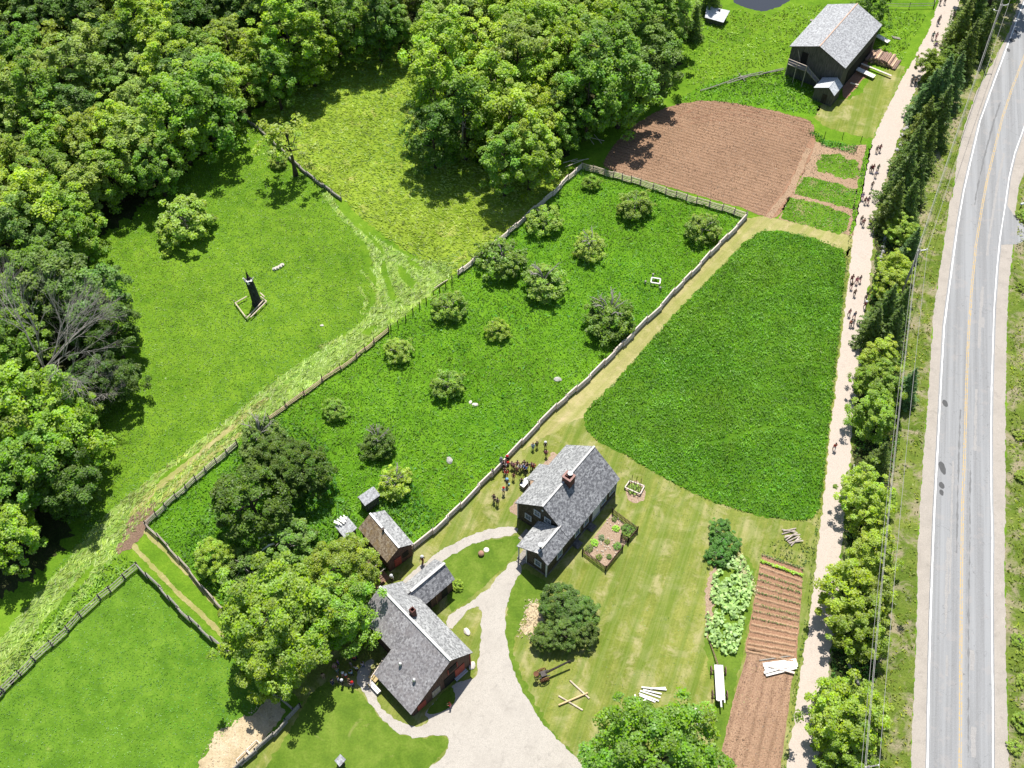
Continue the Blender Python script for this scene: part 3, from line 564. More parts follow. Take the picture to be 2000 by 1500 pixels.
# crown meshes of unit size families (metres); copies share them
CR = {}
for i in range(6): CR['oak%d' % i] = crown_mesh('broad_crown', 4.2, 11.3, 1.4, 110, 130, .31, 100+i, clr=.23, ragged=.35, low=-.8)
for i in range(3): CR['tall%d' % i] = crown_mesh('tall_crown', 3.4, 12.7, 1.3, 105, 120, .3, 120+i, top=.8, clr=.26, ragged=.35, low=-.8)
for i in range(4): CR['bush%d' % i] = crown_mesh('bush_crown', 2.2, 3.1, .02, 120, 90, .18, 140+i, top=.3, clr=.2, low=-.75, ragged=.25)
for i in range(3): CR['road%d' % i] = crown_mesh('roadside_crown', 3.0, 8.0, .7, 130, 110, .22, 160+i, top=.6, clr=.21, ragged=.4, low=-.8)
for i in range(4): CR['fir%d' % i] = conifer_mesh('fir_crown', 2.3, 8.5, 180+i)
CR['maple0'] = crown_mesh('maple_crown', 5.4, 9.5, 2.6, 230, 150, .26, 200, top=.3, clr=.17, ragged=.2)
CR['maple1'] = crown_mesh('maple_crown', 5.4, 9.0, 2.6, 230, 150, .26, 201, top=.3, clr=.17, ragged=.3)
CR['dense0'] = crown_mesh('dense_crown', 3.6, 7.2, .5, 170, 130, .2, 210, top=.4, clr=.17, low=-.5, ragged=.15)
CR['dense1'] = crown_mesh('dense_crown', 3.6, 7.2, .5, 170, 130, .2, 211, top=.4, clr=.17, low=-.5, ragged=.15)
for k_, R_ in (('sparse0', 220), ('sparse1', 221)): CR[k_] = crown_mesh('sparse_crown', 3.0, 5.6, 2.2, 44, 46, .28, R_, top=.3, clr=.22, low=-.2, ragged=.4)
DIM = {'oak': (4.2, 12.7), 'tall': (3.4, 14.0), 'bush': (2.2, 3.15), 'road': (3.0, 8.7), 'fir': (2.3, 8.6), 'maple': (5.4, 12.0), 'dense': (3.6, 7.7), 'sparse': (3.0, 7.8)}
CZ = {'oak': 7.6, 'tall': 8.0, 'bush': 1.4, 'road': 4.8, 'fir': 4.0, 'maple': 7.4, 'dense': 3.6, 'sparse': 5.0}
TK = {'oak': trunk_mesh('broad_trunk', 10, .28, 1, nb=9, spread=3), 'tall': trunk_mesh('tall_trunk', 12, .24, 2, nb=9, spread=2.4), 'bush': trunk_mesh('bush_trunk', 2.2, .17, 3, BARK_GREY, 8, 1.9, .3),
      'road': trunk_mesh('road_trunk', 7, .17, 4, nb=9, spread=2.2), 'fir': trunk_mesh('fir_trunk', 8.4, .16, 5, nb=0), 'maple': trunk_mesh('maple_trunk', 9.5, .42, 6, nb=12, spread=4),
      'dense': trunk_mesh('dense_trunk', 6, .3, 7, nb=8, spread=2.4, zb=.2), 'sparse': trunk_mesh('sparse_trunk', 6.6, .26, 8, nb=9, spread=2.2, zb=.5)}
rt = random.Random(11)
PAL = {'lime': (.165, .3, .022), 'bright': (.13, .265, .02), 'mid': (.085, .2, .022), 'dark': (.045, .115, .02), 'olive': (.135, .22, .025), 'pale': (.135, .245, .07), 'blue': (.065, .15, .045), 'fir': (.06, .12, .035), 'firb': (.055, .13, .07), 'yell': (.18, .31, .03), 'deep': (.05, .115, .016), 'apple': (.12, .23, .05)}
def tree(fam, cx, cy, rpx, colr, name, label, cat, group=None, hs=1.0, jit=.12, dead=None, zc=None, base=None):
    """cx, cy: photo position of the crown's middle; rpx its half width in photo pixels"""
    R0, H0 = DIM[fam]; z = CZ[fam]*hs if zc is None else zc
    for _ in range(3):
        p = P(cx, cy, z); dist = (p-Vector((0, 0, CAM_H))).dot(Vector(_F)); Rm = rpx*dist/F_PX; s = Rm/R0
        z = CZ[fam]*s*hs if zc is None else zc
    p = P(cx, cy, z) if base is None else base
    o = thing(name, label, cat, (p.x, p.y, 0), rt.uniform(0, 6.28), group)
    o.scale = (s*rt.uniform(.95, 1.05), s*rt.uniform(.95, 1.05), s*hs)
    ks = [k for k in CR if k.rstrip('0123456789') == fam]
    tr = link(bpy.data.objects.new('trunk', TK[fam]), o)
    cw = link(bpy.data.objects.new('crown', CR[rt.choice(ks)]), o); c = PAL[colr] if isinstance(colr, str) else colr
    if fam == 'road': c = mul(c, .84)
    j = rt.uniform(1-jit, 1+jit); g = rt.uniform(-.1, .06)
    j *= 1.88; cw.color = (min(c[0]*1.32*(1+g), c[1]*.74)*j, c[1]*j*1.0, c[2]*j*(1-g)*.45, 1); return o
def fill(poly, sx, fam_col, seed, avoid=(), hs=(.85, 1.15), rp=(46, 62)):
    """crowns over a region of woodland, rows from the back to the front"""
    r = random.Random(seed); xs = [p[0] for p in poly]; ys = [p[1] for p in poly]; out = []
    y = min(ys); row = 0
    while y < max(ys):
        x = min(xs)+(row % 2)*sx*.5
        while x < max(xs):
            a = x+r.uniform(-.3, .3)*sx; b = y+r.uniform(-.3, .3)*sx*.8
            if inside(poly, [a], [b])[0] and all((a-u)**2+(b-v)**2 > d*d for u, v, d in avoid): out.append((a, b, r.uniform(*rp), r.choice(fam_col), r.uniform(*hs)))
            x += sx
        y += sx*.78; row += 1
    return out
ORD = ['first','second','third','fourth','fifth','sixth','seventh','eighth','ninth','tenth','eleventh','twelfth','thirteenth','last']
ZN = [(0,'top edge'),(70,'second row'),(140,'third row'),(220,'fourth row'),(320,'fifth row'),(480,'sixth row'),(700,'at mid height'),(9999,'low down')]
def zone(y): return [z for z in range(len(ZN)) if y < ZN[z][0] or z == len(ZN)-1][0]
def place(x, y, c, lst):
    z = zone(y); xs = sorted(q[0] for q in lst if q[3] == c and zone(q[1]) == z)
    return '%s from left, %s' % (ORD[min(xs.index(x), 13)], ZN[z][1])
# --- the wood at top left: outer row by hand, the inside filled
WOOD = [
 ('oak',395,195,66,'mid'),('oak',340,225,62,'bright'),('oak',420,150,50,'bright'),('oak',270,285,58,'pale'),('oak',225,255,52,'lime'),('oak',300,320,45,'mid'),('oak',215,330,50,'bright'),
 ('oak',170,345,52,'pale'),('oak',70,400,62,'lime'),('oak',125,410,52,'bright'),('oak',150,455,42,'mid'),('oak',80,345,50,'mid'),('oak',30,450,58,'blue'),('oak',85,470,45,'blue'),
 ('tall',505,110,40,'lime'),('tall',560,65,50,'bright'),('tall',600,85,46,'bright'),('tall',535,145,36,'mid'),('tall',640,55,40,'mid'),('tall',690,45,40,'mid'),('tall',735,40,38,'dark'),('tall',775,55,30,'mid'),
 ('oak',120,560,66,'blue'),('oak',185,590,62,'blue'),('oak',60,540,55,'mid'),('oak',215,645,46,'dark'),('oak',165,622,38,'blue'),('oak',20,600,52,'mid'),('oak',40,660,52,'mid'),
 ('oak',225,740,42,'dark'),('oak',185,740,45,'dark'),
 ('oak',60,790,75,'bright'),('oak',125,850,62,'bright'),('oak',20,850,60,'pale'),('oak',90,900,70,'mid'),('oak',30,940,60,'mid'),('oak',130,945,55,'dark'),('oak',140,800,45,'bright'),
 ('oak',15,1050,58,'bright'),('oak',-20,1000,50,'mid'),('oak',20,720,52,'mid'),('oak',-30,780,60,'mid'),('oak',-40,900,60,'mid')]
LW = {'lime': 'yellow-green', 'bright': 'bright green', 'mid': 'mid green', 'dark': 'dark green', 'olive': 'olive green', 'pale': 'pale green', 'blue': 'blue-green', 'fir': 'dark green'}
HAND = {0: 'rounded mid green tree bulging over the meadow, in front of the left wood', 14: 'slim yellow-green tree at the meadow corner where the grey fence ends', 15: 'tall bright green tree at the back of the meadow beside the grey fence',
 22: 'blue-green broad tree at the meadow edge, upper of the dark clump', 23: 'blue-green tree beside the bleached branches, reaching into the meadow', 31: 'large bright green tree top, highest of the lower left clump', 37: 'yellow-green tree alone at the left margin, lowest of the wood', 8: 'yellow-green round tree at the left margin above the dark clump'}
for i, (f_, x, y, r_, c_) in enumerate(WOOD):
    tree(f_, x, y, r_, c_, 'broadleaf_tree', HAND.get(i, '%s tree at the left wood edge, %s' % (LW[c_], place(x, y, c_, [(q[1], q[2], q[3], q[4]) for q in WOOD]))), 'tree', 'edge trees of the left wood in %s' % LW[c_], rt.uniform(.9, 1.12))
av = [(x, y, r_*.75) for f_, x, y, r_, c_ in WOOD]
inner = fill([(-120,-60),(480,-90),(700,-80),(790,-60),(800,0),(700,10),(600,20),(500,60),(440,110),(380,150),(290,230),(180,290),(60,320),(-60,440),(-120,500)], 58, ['bright', 'mid', 'pale', 'lime', 'olive', 'olive', 'blue', 'pale'], 3, av, (.8, 1.05), (36, 52))
inner += fill([(-120,480),(-20,480),(-10,650),(-40,700),(-80,1000),(-120,1050)], 70, ['mid', 'bright', 'blue'], 4, av)
DK = [(60, 25), (110, 15), (160, 30), (20, 15), (400, 20), (440, 50), (470, 20)]
inner = [(x, y, r_, 'dark' if any((x-u)**2+(y-v)**2 < 40**2 for u, v in DK) else c_, h_) for x, y, r_, c_, h_ in inner]
for x, y, r_, c_, h_ in inner:
    tree('oak' if rt.random() < .65 else 'tall', x, y, r_, c_, 'broadleaf_tree', '%s tree inside the left wood, %s' % (LW[c_], place(x, y, c_, inner)+' of its colour'), 'tree', 'inner trees of the upper left wood in %s' % LW[c_], h_)
# --- the grove at the top middle
GROVE = [('tall',850,165,50,'bright'),('tall',905,215,50,'mid'),('oak',845,255,50,'dark'),('oak',960,170,56,'bright'),('oak',1000,240,62,'bright'),('oak',1050,220,45,'lime'),('oak',1035,295,55,'bright'),('tall',985,310,40,'mid'),
 ('oak',870,85,58,'bright'),('oak',940,95,56,'lime'),('oak',1010,110,56,'pale'),('oak',1060,140,50,'bright'),('oak',1110,95,55,'bright'),('oak',1175,120,70,'mid'),('oak',1215,160,62,'mid'),('oak',1150,185,55,'mid'),('oak',1240,60,58,'mid'),('oak',1270,110,52,'blue'),
 ('oak',1110,210,42,'dark'),('oak',1190,40,55,'bright'),('oak',1290,50,45,'mid'),('oak',1090,250,36,'mid'),('oak',840,30,50,'pale')]
for i, (f_, x, y, r_, c_) in enumerate(GROVE):
    l = {0: 'slim bright tree with open crown at the left corner of the grove', 6: 'bright green tree leaning over the orchard fence corner, lowest of the grove', 13: 'big round tree of the grove above the ploughed field', 2: 'low dark green tree at the grove foot beside a bare pale trunk'}.get(i, '%s tree of the top grove, %s' % (LW[c_], place(x, y, c_, [(q[1], q[2], q[3], q[4]) for q in GROVE])))
    tree(f_, x, y, r_, c_, 'broadleaf_tree', l, 'tree', 'grove trees in %s' % LW[c_], rt.uniform(.95, 1.15))
bk = fill([(800,-80),(1330,-80),(1320,20),(1200,40),(1000,80),(850,60),(800,20)], 62, ['bright', 'lime', 'mid', 'pale', 'bright'], 8, [(a, b_, c*.7) for _, a, b_, c, _2 in GROVE])
for x, y, r_, c_, h_ in bk:
    tree('oak', x, y, r_*.9, c_, 'broadleaf_tree', '%s tree at the back of the grove, %s' % (LW[c_], place(x, y, c_, bk)), 'tree', 'back trees of the grove in %s' % LW[c_], h_)
# pale bare trunk beside the low dark tree
b0 = P(908, 312); tk = MB(); t0 = P(904, 236, 8.5); tk.tube([b0, b0.lerp(P(903,270,5), 1), t0], [.17, .14, .1], 7)
for k in range(7):
    p = t0+Vector((0, 0, -.4*k+1)); a = k*2.3; tk.tube([p, p+Vector((math.cos(a)*1.1, math.sin(a)*1.1, .5)), p+Vector((math.cos(a+.4)*2.0, math.sin(a+.4)*2.0, .3))], [.06, .04, .012], 4)
tag(tk.build('bare_tree', BARK_GREY, None, True), 'pale bare tree trunk with twisted dead branches beside the low dark tree', 'dead tree')
# firs beside the pond and the low white roof
for x, y, r_, l in ((1358,38,22,'dark fir nearest the low white roof, front of its group'),(1328,12,30,'dark fir left of the low white roof against the grove'),(1392,-22,26,'dark fir behind the low white roof at the top of the picture')):
    tree('fir', x, y, r_, 'fir', 'fir_tree', l, 'fir tree', hs=1.1)
tree('road', 1700, 18, 36, 'mid', 'broadleaf_tree', 'green bushy tree directly behind the barn', 'tree')
# --- meadow and orchard trees
tree('bush', 358, 430, 50, (.15, .29, .06), 'round_bush', 'pale green round bush alone in the meadow, left of the dead stump', 'bush')
tree('bush', 325, 495, 9, 'yell', 'small_shrub', 'tiny yellowish shrub below the round meadow bush', 'shrub')
tree('sparse', 582, 268, 52, (.17, .25, .05), 'field_tree', 'thin olive tree with bare dark trunk beside the grey plank fence', 'tree', hs=1.0, base=P(578, 342), jit=.05)
tree('bush', 543, 315, 16, (.17, .24, .04), 'small_shrub', 'small olive shrub left of the thin field tree', 'shrub')
APP = [(1155,357,19,'bright','small bright apple tree in the top corner of the orchard fence'),(1240,402,36,'apple','pale apple tree below the plank fence of the ploughed field'),(1372,447,36,'apple','apple tree in the right hand corner of the orchard'),
 (1062,432,36,(.14,.26,.05),'apple tree close to the upper left fence, next to the top corner'),(1153,483,33,(.15,.27,.05),'open apple tree in the middle of the four at the top of the orchard'),(980,505,49,(.09,.19,.035),'wide dark apple tree touching the left orchard fence'),
 (1062,552,43,'apple','pale apple tree with grey bare limbs below the wide dark one'),(877,598,35,(.11,.22,.035),'flat apple tree beside the row of bare posts'),(972,645,25,(.15,.29,.04),'narrow bright apple tree in the middle of the orchard'),
 (1190,622,51,(.085,.18,.035),'large dark apple tree with dead limbs, beside the pole fence'),(777,684,30,(.14,.27,.05),'small round apple tree close to the left fence, middle of the orchard'),(873,752,34,(.11,.22,.04),'round apple tree in the lower middle of the orchard above a white stone'),
 (738,866,36,(.07,.15,.025),'dark apple tree with bare twigs on top, above the yellowish one'),(772,945,36,(.17,.3,.04),'yellowish loose apple tree beside the small grey hut'),(510,858,48,(.07,.15,.045),'blue-green tangled apple tree with dead white limbs by the left fence'),
 (655,800,26,(.1,.22,.03),'low shrub with two stakes in the lower orchard')]
LIMB = {6, 9, 12, 13, 14, 4}
def dead_limbs(R, H, n, seed, mat=BARK_GREY, th=.07, flat=.5):
    rr = random.Random(seed); m = MB()
    for k in range(n):
        a = rr.uniform(0, 6.28); L = R*rr.uniform(.5, 1); p = Vector((0, 0, H*.5)); q = p+Vector((math.cos(a)*L*.5, math.sin(a)*L*.5, H*flat*.6)); e = q+Vector((math.cos(a+.4)*L*.5, math.sin(a+.4)*L*.5, H*flat*.3))
        m.tube([p, q, e], [th, th*.7, th*.2], 5)
        for j in range(3):
            s = q.lerp(e, .3*j); a2 = a+rr.uniform(-1.2, 1.2); m.tube([s, s+Vector((math.cos(a2)*L*.3, math.sin(a2)*L*.3, .25))], [th*.5, th*.15], 4)
    return m
for i, (x, y, r_, c_, l) in enumerate(APP):
    o = tree('bush', x, y, r_*.88, c_, 'apple_tree' if i != 15 else 'low_shrub', l, 'apple tree' if i != 15 else 'shrub', 'apple trees in the fenced orchard' if i != 15 else None, rt.uniform(.95, 1.1))
    if i in LIMB: dead_limbs(2.1, 4.3, 8, i, th=.085).build('dead_limb', BARK_GREY, o, True)
    elif i != 0 and i != 15: dead_limbs(1.5, 3.1, 3, i, th=.05).build('dead_limb', BARK_GREY, o, True)
s_ = MB()
for x, y in ((660,803),(668,800)):
    a = P(x, y+8); s_.tube([a, a+Vector((0, 0, 1.6))], .05, 5)
tag(s_.build('plant_stake', DARK_WOOD), 'pair of dark stakes standing in the low orchard shrub', 'stake')
# --- trees below the orchard
tree('dense', 592, 925, 58, 'deep', 'evergreen_tree', 'dark olive dense tree, right one of the pair behind the big maple', 'tree')
tree('dense', 492, 985, 76, (.055,.125,.016), 'evergreen_tree', 'dark olive dense tree, left and wider one of the pair behind the big maple', 'tree')
tree('dense', 545, 905, 50, 'deep', 'evergreen_tree', 'dark olive top rising between the pair behind the big maple', 'tree')
tree('dense', 418, 1092, 38, 'lime', 'small_tree', 'lime green small tree beside the thin fence below the dark pair', 'tree')
tree('bush', 480, 1110, 42, 'blue', 'tangled_tree', 'blue-green tangled tree between the lime tree and the big maple', 'tree')
tree('bush', 560, 1060, 50, (.08,.18,.045), 'tangled_tree', 'blue-green tangled tree with broken white limbs above the big maple', 'tree')
L_ = MB(); a = P(555, 1052, 1.5); L_.tube([P(505,1052,3.2), P(520,1045,3.4), P(545,1042,3.2), P(570,1045,2)], [.1,.16,.18,.2], 6); L_.tube([P(512,1075,2.6), P(525,1065,3), P(535,1062,2.6)], [.08,.14,.16], 6)
L_.tube([P(520,1045,3.4), P(518,1030,3.6)], [.09,.03], 5)
tag(L_.build('broken_limb', WHITE_WOOD, None, True), 'broken whitish limbs lying over the tangled tree above the big maple', 'branch')
tree('maple', 540, 1205, 104, (.135,.255,.03), 'maple_tree', 'huge yellow-green maple beside the workshop, the biggest crown of the farm yard', 'maple tree', jit=.02)
tree('maple', 668, 1115, 72, (.11,.21,.028), 'maple_tree', 'yellow-green maple between the big maple and the shingled shop', 'maple tree', jit=.02)
tree('maple', 540, 1272, 74, (.135,.25,.03), 'maple_tree', 'yellow-green maple crown at the lower left of the big maple', 'maple tree', jit=.02)
tree('maple', 655, 1190, 76, (.115,.26,.026), 'maple_tree', 'yellow-green maple crown against the workshop roof', 'maple tree', jit=.02)
tree('maple', 1285, 1478, 112, (.085,.215,.02), 'maple_tree', 'large bright green tree cut by the bottom edge of the picture', 'tree', jit=.02)
tree('road', 1965, -75, 60, 'mid', 'broadleaf_tree', 'dark tree over the road at the top right corner', 'tree')
tree('maple', 1200, 1525, 60, (.08,.2,.02), 'maple_tree', 'small bright green crown left of the large bottom tree', 'tree', jit=.02)
for x, y, r_, c_, l in ((1095,1180,40,'dark','dark green bush, top of the cluster on the lawn below the house'),(1130,1200,36,(.06,.15,.03),'green bush, right side of the cluster on the lawn'),(1100,1235,34,(.06,.14,.03),'green bush, middle of the cluster on the lawn'),(1065,1245,28,(.055,.13,.02),'green bush, lower left of the cluster on the lawn'),(1140,1235,28,(.05,.11,.02),'dark green bush, lower right of the cluster on the lawn')):
    tree('dense', x, y, r_, c_, 'lilac_bush', l, 'bush', None, .75, .05)
tree('bush', 893, 1142, 11, 'bright', 'wall_shrub', 'small bright green shrub against the right end of the workshop wing', 'shrub', hs=.9)
for x, y, r_, l in ((1408,1036,22,'dark green fruit bush, top one of the row beside the vegetable beds'),(1418,1062,24,'dark green fruit bush, middle one of the row beside the vegetable beds'),(1403,1085,22,'dark green fruit bush, lowest one of the row above the rhubarb')):
    tree('bush', x, y, r_, (.05,.17,.03), 'fruit_bush', l, 'bush', 'fruit bushes beside the vegetable beds', .8)
# --- the tree row between the gravel lane and the road
ROW = [('fir',1905,18,34,'fir','fir at the top of the roadside row beside the pole with crossarm'),('fir',1880,45,28,(.09,.15,.04),'olive fir second from the top in the roadside row'),('fir',1922,60,28,'fir','dark fir against the road in the shade at the top of the row'),
 ('fir',1890,92,30,'fir','fir beside the road above the pair of pine crowns'),('road',1822,125,24,'bright','bright green shrub beside the lane below the top firs'),('road',1850,118,22,'mid','mid green shrub between the lane and the top firs'),
 ('fir',1835,172,36,'firb','bluish pine near the lane, left of its pair'),('fir',1862,155,30,'firb','bluish pine, right of its pair'),('fir',1812,185,28,'firb','bluish pine leaning over the lane'),
 ('fir',1835,225,33,'fir','dark fir below the bluish pines'),('fir',1805,235,26,(.08,.13,.03),'olive fir at the lane edge below the bluish pines'),('fir',1785,290,32,'fir','dark fir beside the lane opposite the vegetable plots, upper'),('fir',1810,285,28,'fir','dark fir on the road side opposite the vegetable plots'),
 ('fir',1765,345,36,'fir','dark fir overhanging the lane where many walkers pass'),('fir',1790,350,30,'fir','dark fir behind the one overhanging the lane'),('fir',1745,400,32,'fir','dark fir above the lime green maple'),('fir',1775,395,28,'fir','dark fir right above the lime green maple'),
 ('road',1762,448,24,'lime','lime green maple, topmost of the young maples in the row'),('fir',1782,478,22,'firb','bluish fir under the wires beside the topmost maple'),('road',1752,520,27,'lime','lime green maple, upper one of two below the bluish fir'),('road',1740,552,26,'yell','yellow-green maple, lower one of two below the bluish fir'),
 ('fir',1730,605,34,'fir','dark spruce with pale twigs in the middle of the row'),('fir',1760,598,26,'fir','dark spruce under the wires in the middle of the row'),('fir',1705,640,28,'fir','dark spruce touching the lane edge'),('fir',1745,640,30,'fir','dark spruce below the two in the middle of the row'),
 ('road',1720,695,32,'yell','yellow-green maple below the dark spruces'),('road',1700,740,30,'bright','bright green maple beside the lane, upper one'),('road',1728,750,34,'bright','bright green maple beside the lane, middle one'),('fir',1775,752,25,'firb','bluish fir standing alone on the road side of the wires'),('road',1710,808,38,'bright','bright green maple beside the lane, lower one'),
 ('road',1692,965,44,'lime','lime green round maple below the long dark shadow'),('road',1700,1015,32,'lime','lime green maple just below the round one'),('road',1706,1075,38,'yell','yellow-green thin maple with light gap around it'),('fir',1720,890,22,'fir','dark fir standing in the shaded gap of the row'),
 ('road',1668,1160,52,'lime','yellow-green maple leaning over the lane, top of the lower three'),('road',1700,1175,40,'olive','olive green loose tree beside the leaning maple'),('road',1680,1225,46,'bright','bright green tree below the leaning maple'),
 ('road',1650,1395,56,'lime','yellow-green maple reaching over the lane at the bottom'),('road',1685,1380,40,'lime','yellow-green maple under the wires at the bottom'),('road',1655,1455,46,'bright','bright green tree at the very bottom of the row')]
for f_, x, y, r_, c_, l in ROW: tree(f_, x, y, r_*(1.12 if f_ == 'road' else 1.15), c_, 'fir_tree' if f_ == 'fir' else 'roadside_maple', l, 'fir tree' if f_ == 'fir' else 'maple tree', hs=.8 if f_ == 'road' else 1.0)
for i, (x, y, r_) in enumerate(((1975,1460,14),(1988,1410,18),(1990,930,14),(1985,850,12),(1993,420,14),(1992,560,12),(1980,1250,12),(1992,1330,14))):
    tree('bush', x+8, y, r_, (.13,.24,.02), 'roadside_shrub', 'low green shrub in the far verge, %s from the top' % ['seventh','sixth','fourth','third','first','second','fifth','last'][i], 'shrub', 'shrubs on the far side of the road', .6)
# --- leafless tree at the wood's edge
def bare_tree(name, base, H, seed, label, dirs):
    rr = random.Random(seed); m = MB()
    def grow(p, d, L, r, dep):
        q = p+d*L*.5+Vector((0, 0, .05*L)); e = q+(d+Vector((rr.uniform(-.2, .2), rr.uniform(-.2, .2), rr.uniform(-.05, .15)))).normalized()*L*.5
        m.tube([p, q, e], [r, r*.8, r*.55], 4, 0, False)
        if dep == 0: return
        for _ in range(4 if dep > 1 else 3):
            nd = (d+Vector((rr.uniform(-.65, .65), rr.uniform(-.65, .65), rr.uniform(-.3, .35)))).normalized()
            grow(q.lerp(e, rr.random()), nd, L*rr.uniform(.5, .75), r*.5, dep-1)
    m.tube([base, base+Vector((0, 0, H*.5))], [.3, .22], 7)
    for d in dirs: grow(base+Vector((0, 0, H*rr.uniform(.35, .55))), Vector(d).normalized(), H*.45, .12, 4)
    return tag(m.build(name, BARK_GREY, None), label, 'dead tree')
bare_tree('leafless_tree', P(125, 785), 14.5, 5, 'leafless grey tree with fine upswept branches at the edge of the left wood', [(1,.3,.9),(.9,-.3,.7),(.6,.8,.9),(.2,.1,1),(.7,-.7,.6),(-.3,.5,.9),(.9,.6,.6)])
bare_tree('leafless_tree', P(205, 800), 6, 6, 'small leafless grey tree just below the big leafless one', [(1,.2,.6),(.6,-.5,.7),(.3,.4,1)])
bare_tree('leafless_tree', P(204, 548), 1.8, 9, 'tiny bleached dead bush beside the dark trees at the meadow edge', [(1,.2,.6),(.3,.8,.8),(-.5,.5,.7),(.2,-.2,1)])
# ------------------------------------------------------------------ buildings
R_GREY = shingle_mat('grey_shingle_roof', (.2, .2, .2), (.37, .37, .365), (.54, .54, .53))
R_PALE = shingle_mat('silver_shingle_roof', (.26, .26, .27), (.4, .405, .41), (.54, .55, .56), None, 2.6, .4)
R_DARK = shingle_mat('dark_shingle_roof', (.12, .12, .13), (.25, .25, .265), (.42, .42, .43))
R_WARM = shingle_mat('lichen_shingle_roof', (.2, .185, .19), (.34, .32, .33), (.5, .48, .48), (.3, .27, .27))
R_MOSS = shingle_mat('mossy_shingle_roof', (.14, .1, .065), (.25, .19, .13), (.38, .32, .24), (.24, .16, .07))
R_WHITE = shingle_mat('bright_shingle_roof', (.46, .47, .49), (.58, .6, .62), (.7, .72, .74), None, 2.6, .1)
W_DARK = shingle_mat('dark_shingle_wall', (.035, .03, .022), (.07, .06, .045), (.11, .095, .075), None, 2.6, .4)
W_GREY = wood_mat('weathered_board_wall', (.05, .05, .045), (.15, .145, .125), (7, 7, .5)); W_RED = wood_mat('faded_red_wall', (.07, .045, .04), (.14, .085, .07), (6, 6, .6))
RED = wood_mat('red_door_paint', (.24, .055, .045), (.34, .085, .065)); BRICK = plain('red_brick', (.13, .055, .045), .9, .3, 0, 6); CAP = plain('cap_board', (.56, .54, .52), .8, .15, 0, 3)
STONE = plain('foundation_stone', (.16, .15, .14), .9, .4, 0, 3); BLACK = plain('dark_opening', (.012, .012, .012), .9, .1)
TRIM = plain('grey_trim', (.5, .54, .56), .6, .08)
def uvmesh(name, quads, mats, parent, thick=0.0):
    """quads: (4 corners, uv origin scale automatically, material index); every quad gets metric uv (u along first edge, v along the last)"""
    me = bpy.data.meshes.new(name); vs = []; fs = []; mi = []; uvs = []
    for q, m_ in quads:
        q = [Vector(p) for p in q]; b = len(vs); vs += [tuple(p) for p in q]; fs.append(tuple(range(b, b+len(q)))); mi.append(m_)
        e = (q[1]-q[0]).normalized(); n = (q[1]-q[0]).cross(q[-1]-q[0]).normalized(); f = n.cross(e)
        uvs += [(((p-q[0]).dot(e))+q[0].x*.37, ((p-q[0]).dot(f))+q[0].y*.21) for p in q]
    me.from_pydata(vs, [], fs)
    for m_ in mats: me.materials.append(m_)
    me.polygons.foreach_set('material_index', mi)
    l = me.uv_layers.new(name='UVMap'); l.data.foreach_set('uv', [c for u in uvs for c in u]); me.update()
    o = bpy.data.objects.new(name, me); link(o, parent); return o
def slab(quad, mt, md, t=.1):
    """a roof slope: top quad shingled plus thickness"""
    q = [Vector(p) for p in quad]; n = (q[1]-q[0]).cross(q[3]-q[0]).normalized()
    if n.z < 0: q = [q[1], q[0], q[3], q[2]]; n = -n
    b = [p-n*t for p in q]; out = [(q, mt), (b[::-1], md)]
    for i in range(4):
        j = (i+1) % 4; out.append(([q[j], q[i], b[i], b[j]], md))
    return out
def walls(par, name, x0, x1, y0, y1, top, mat, z0=0.0, stone=None):
    """box of walls whose top follows top(x, y); gables peak where listed"""
    Q = []
    def side(pts):   # pts: list of (x, y) along the wall
        p = [Vector((x, y, z0)) for x, y in pts]; t = [Vector((x, y, top(x, y))) for x, y in pts]
        for i in range(len(pts)-1): Q.append(([p[i], p[i+1], t[i+1], t[i]], 0))
    return Q, side
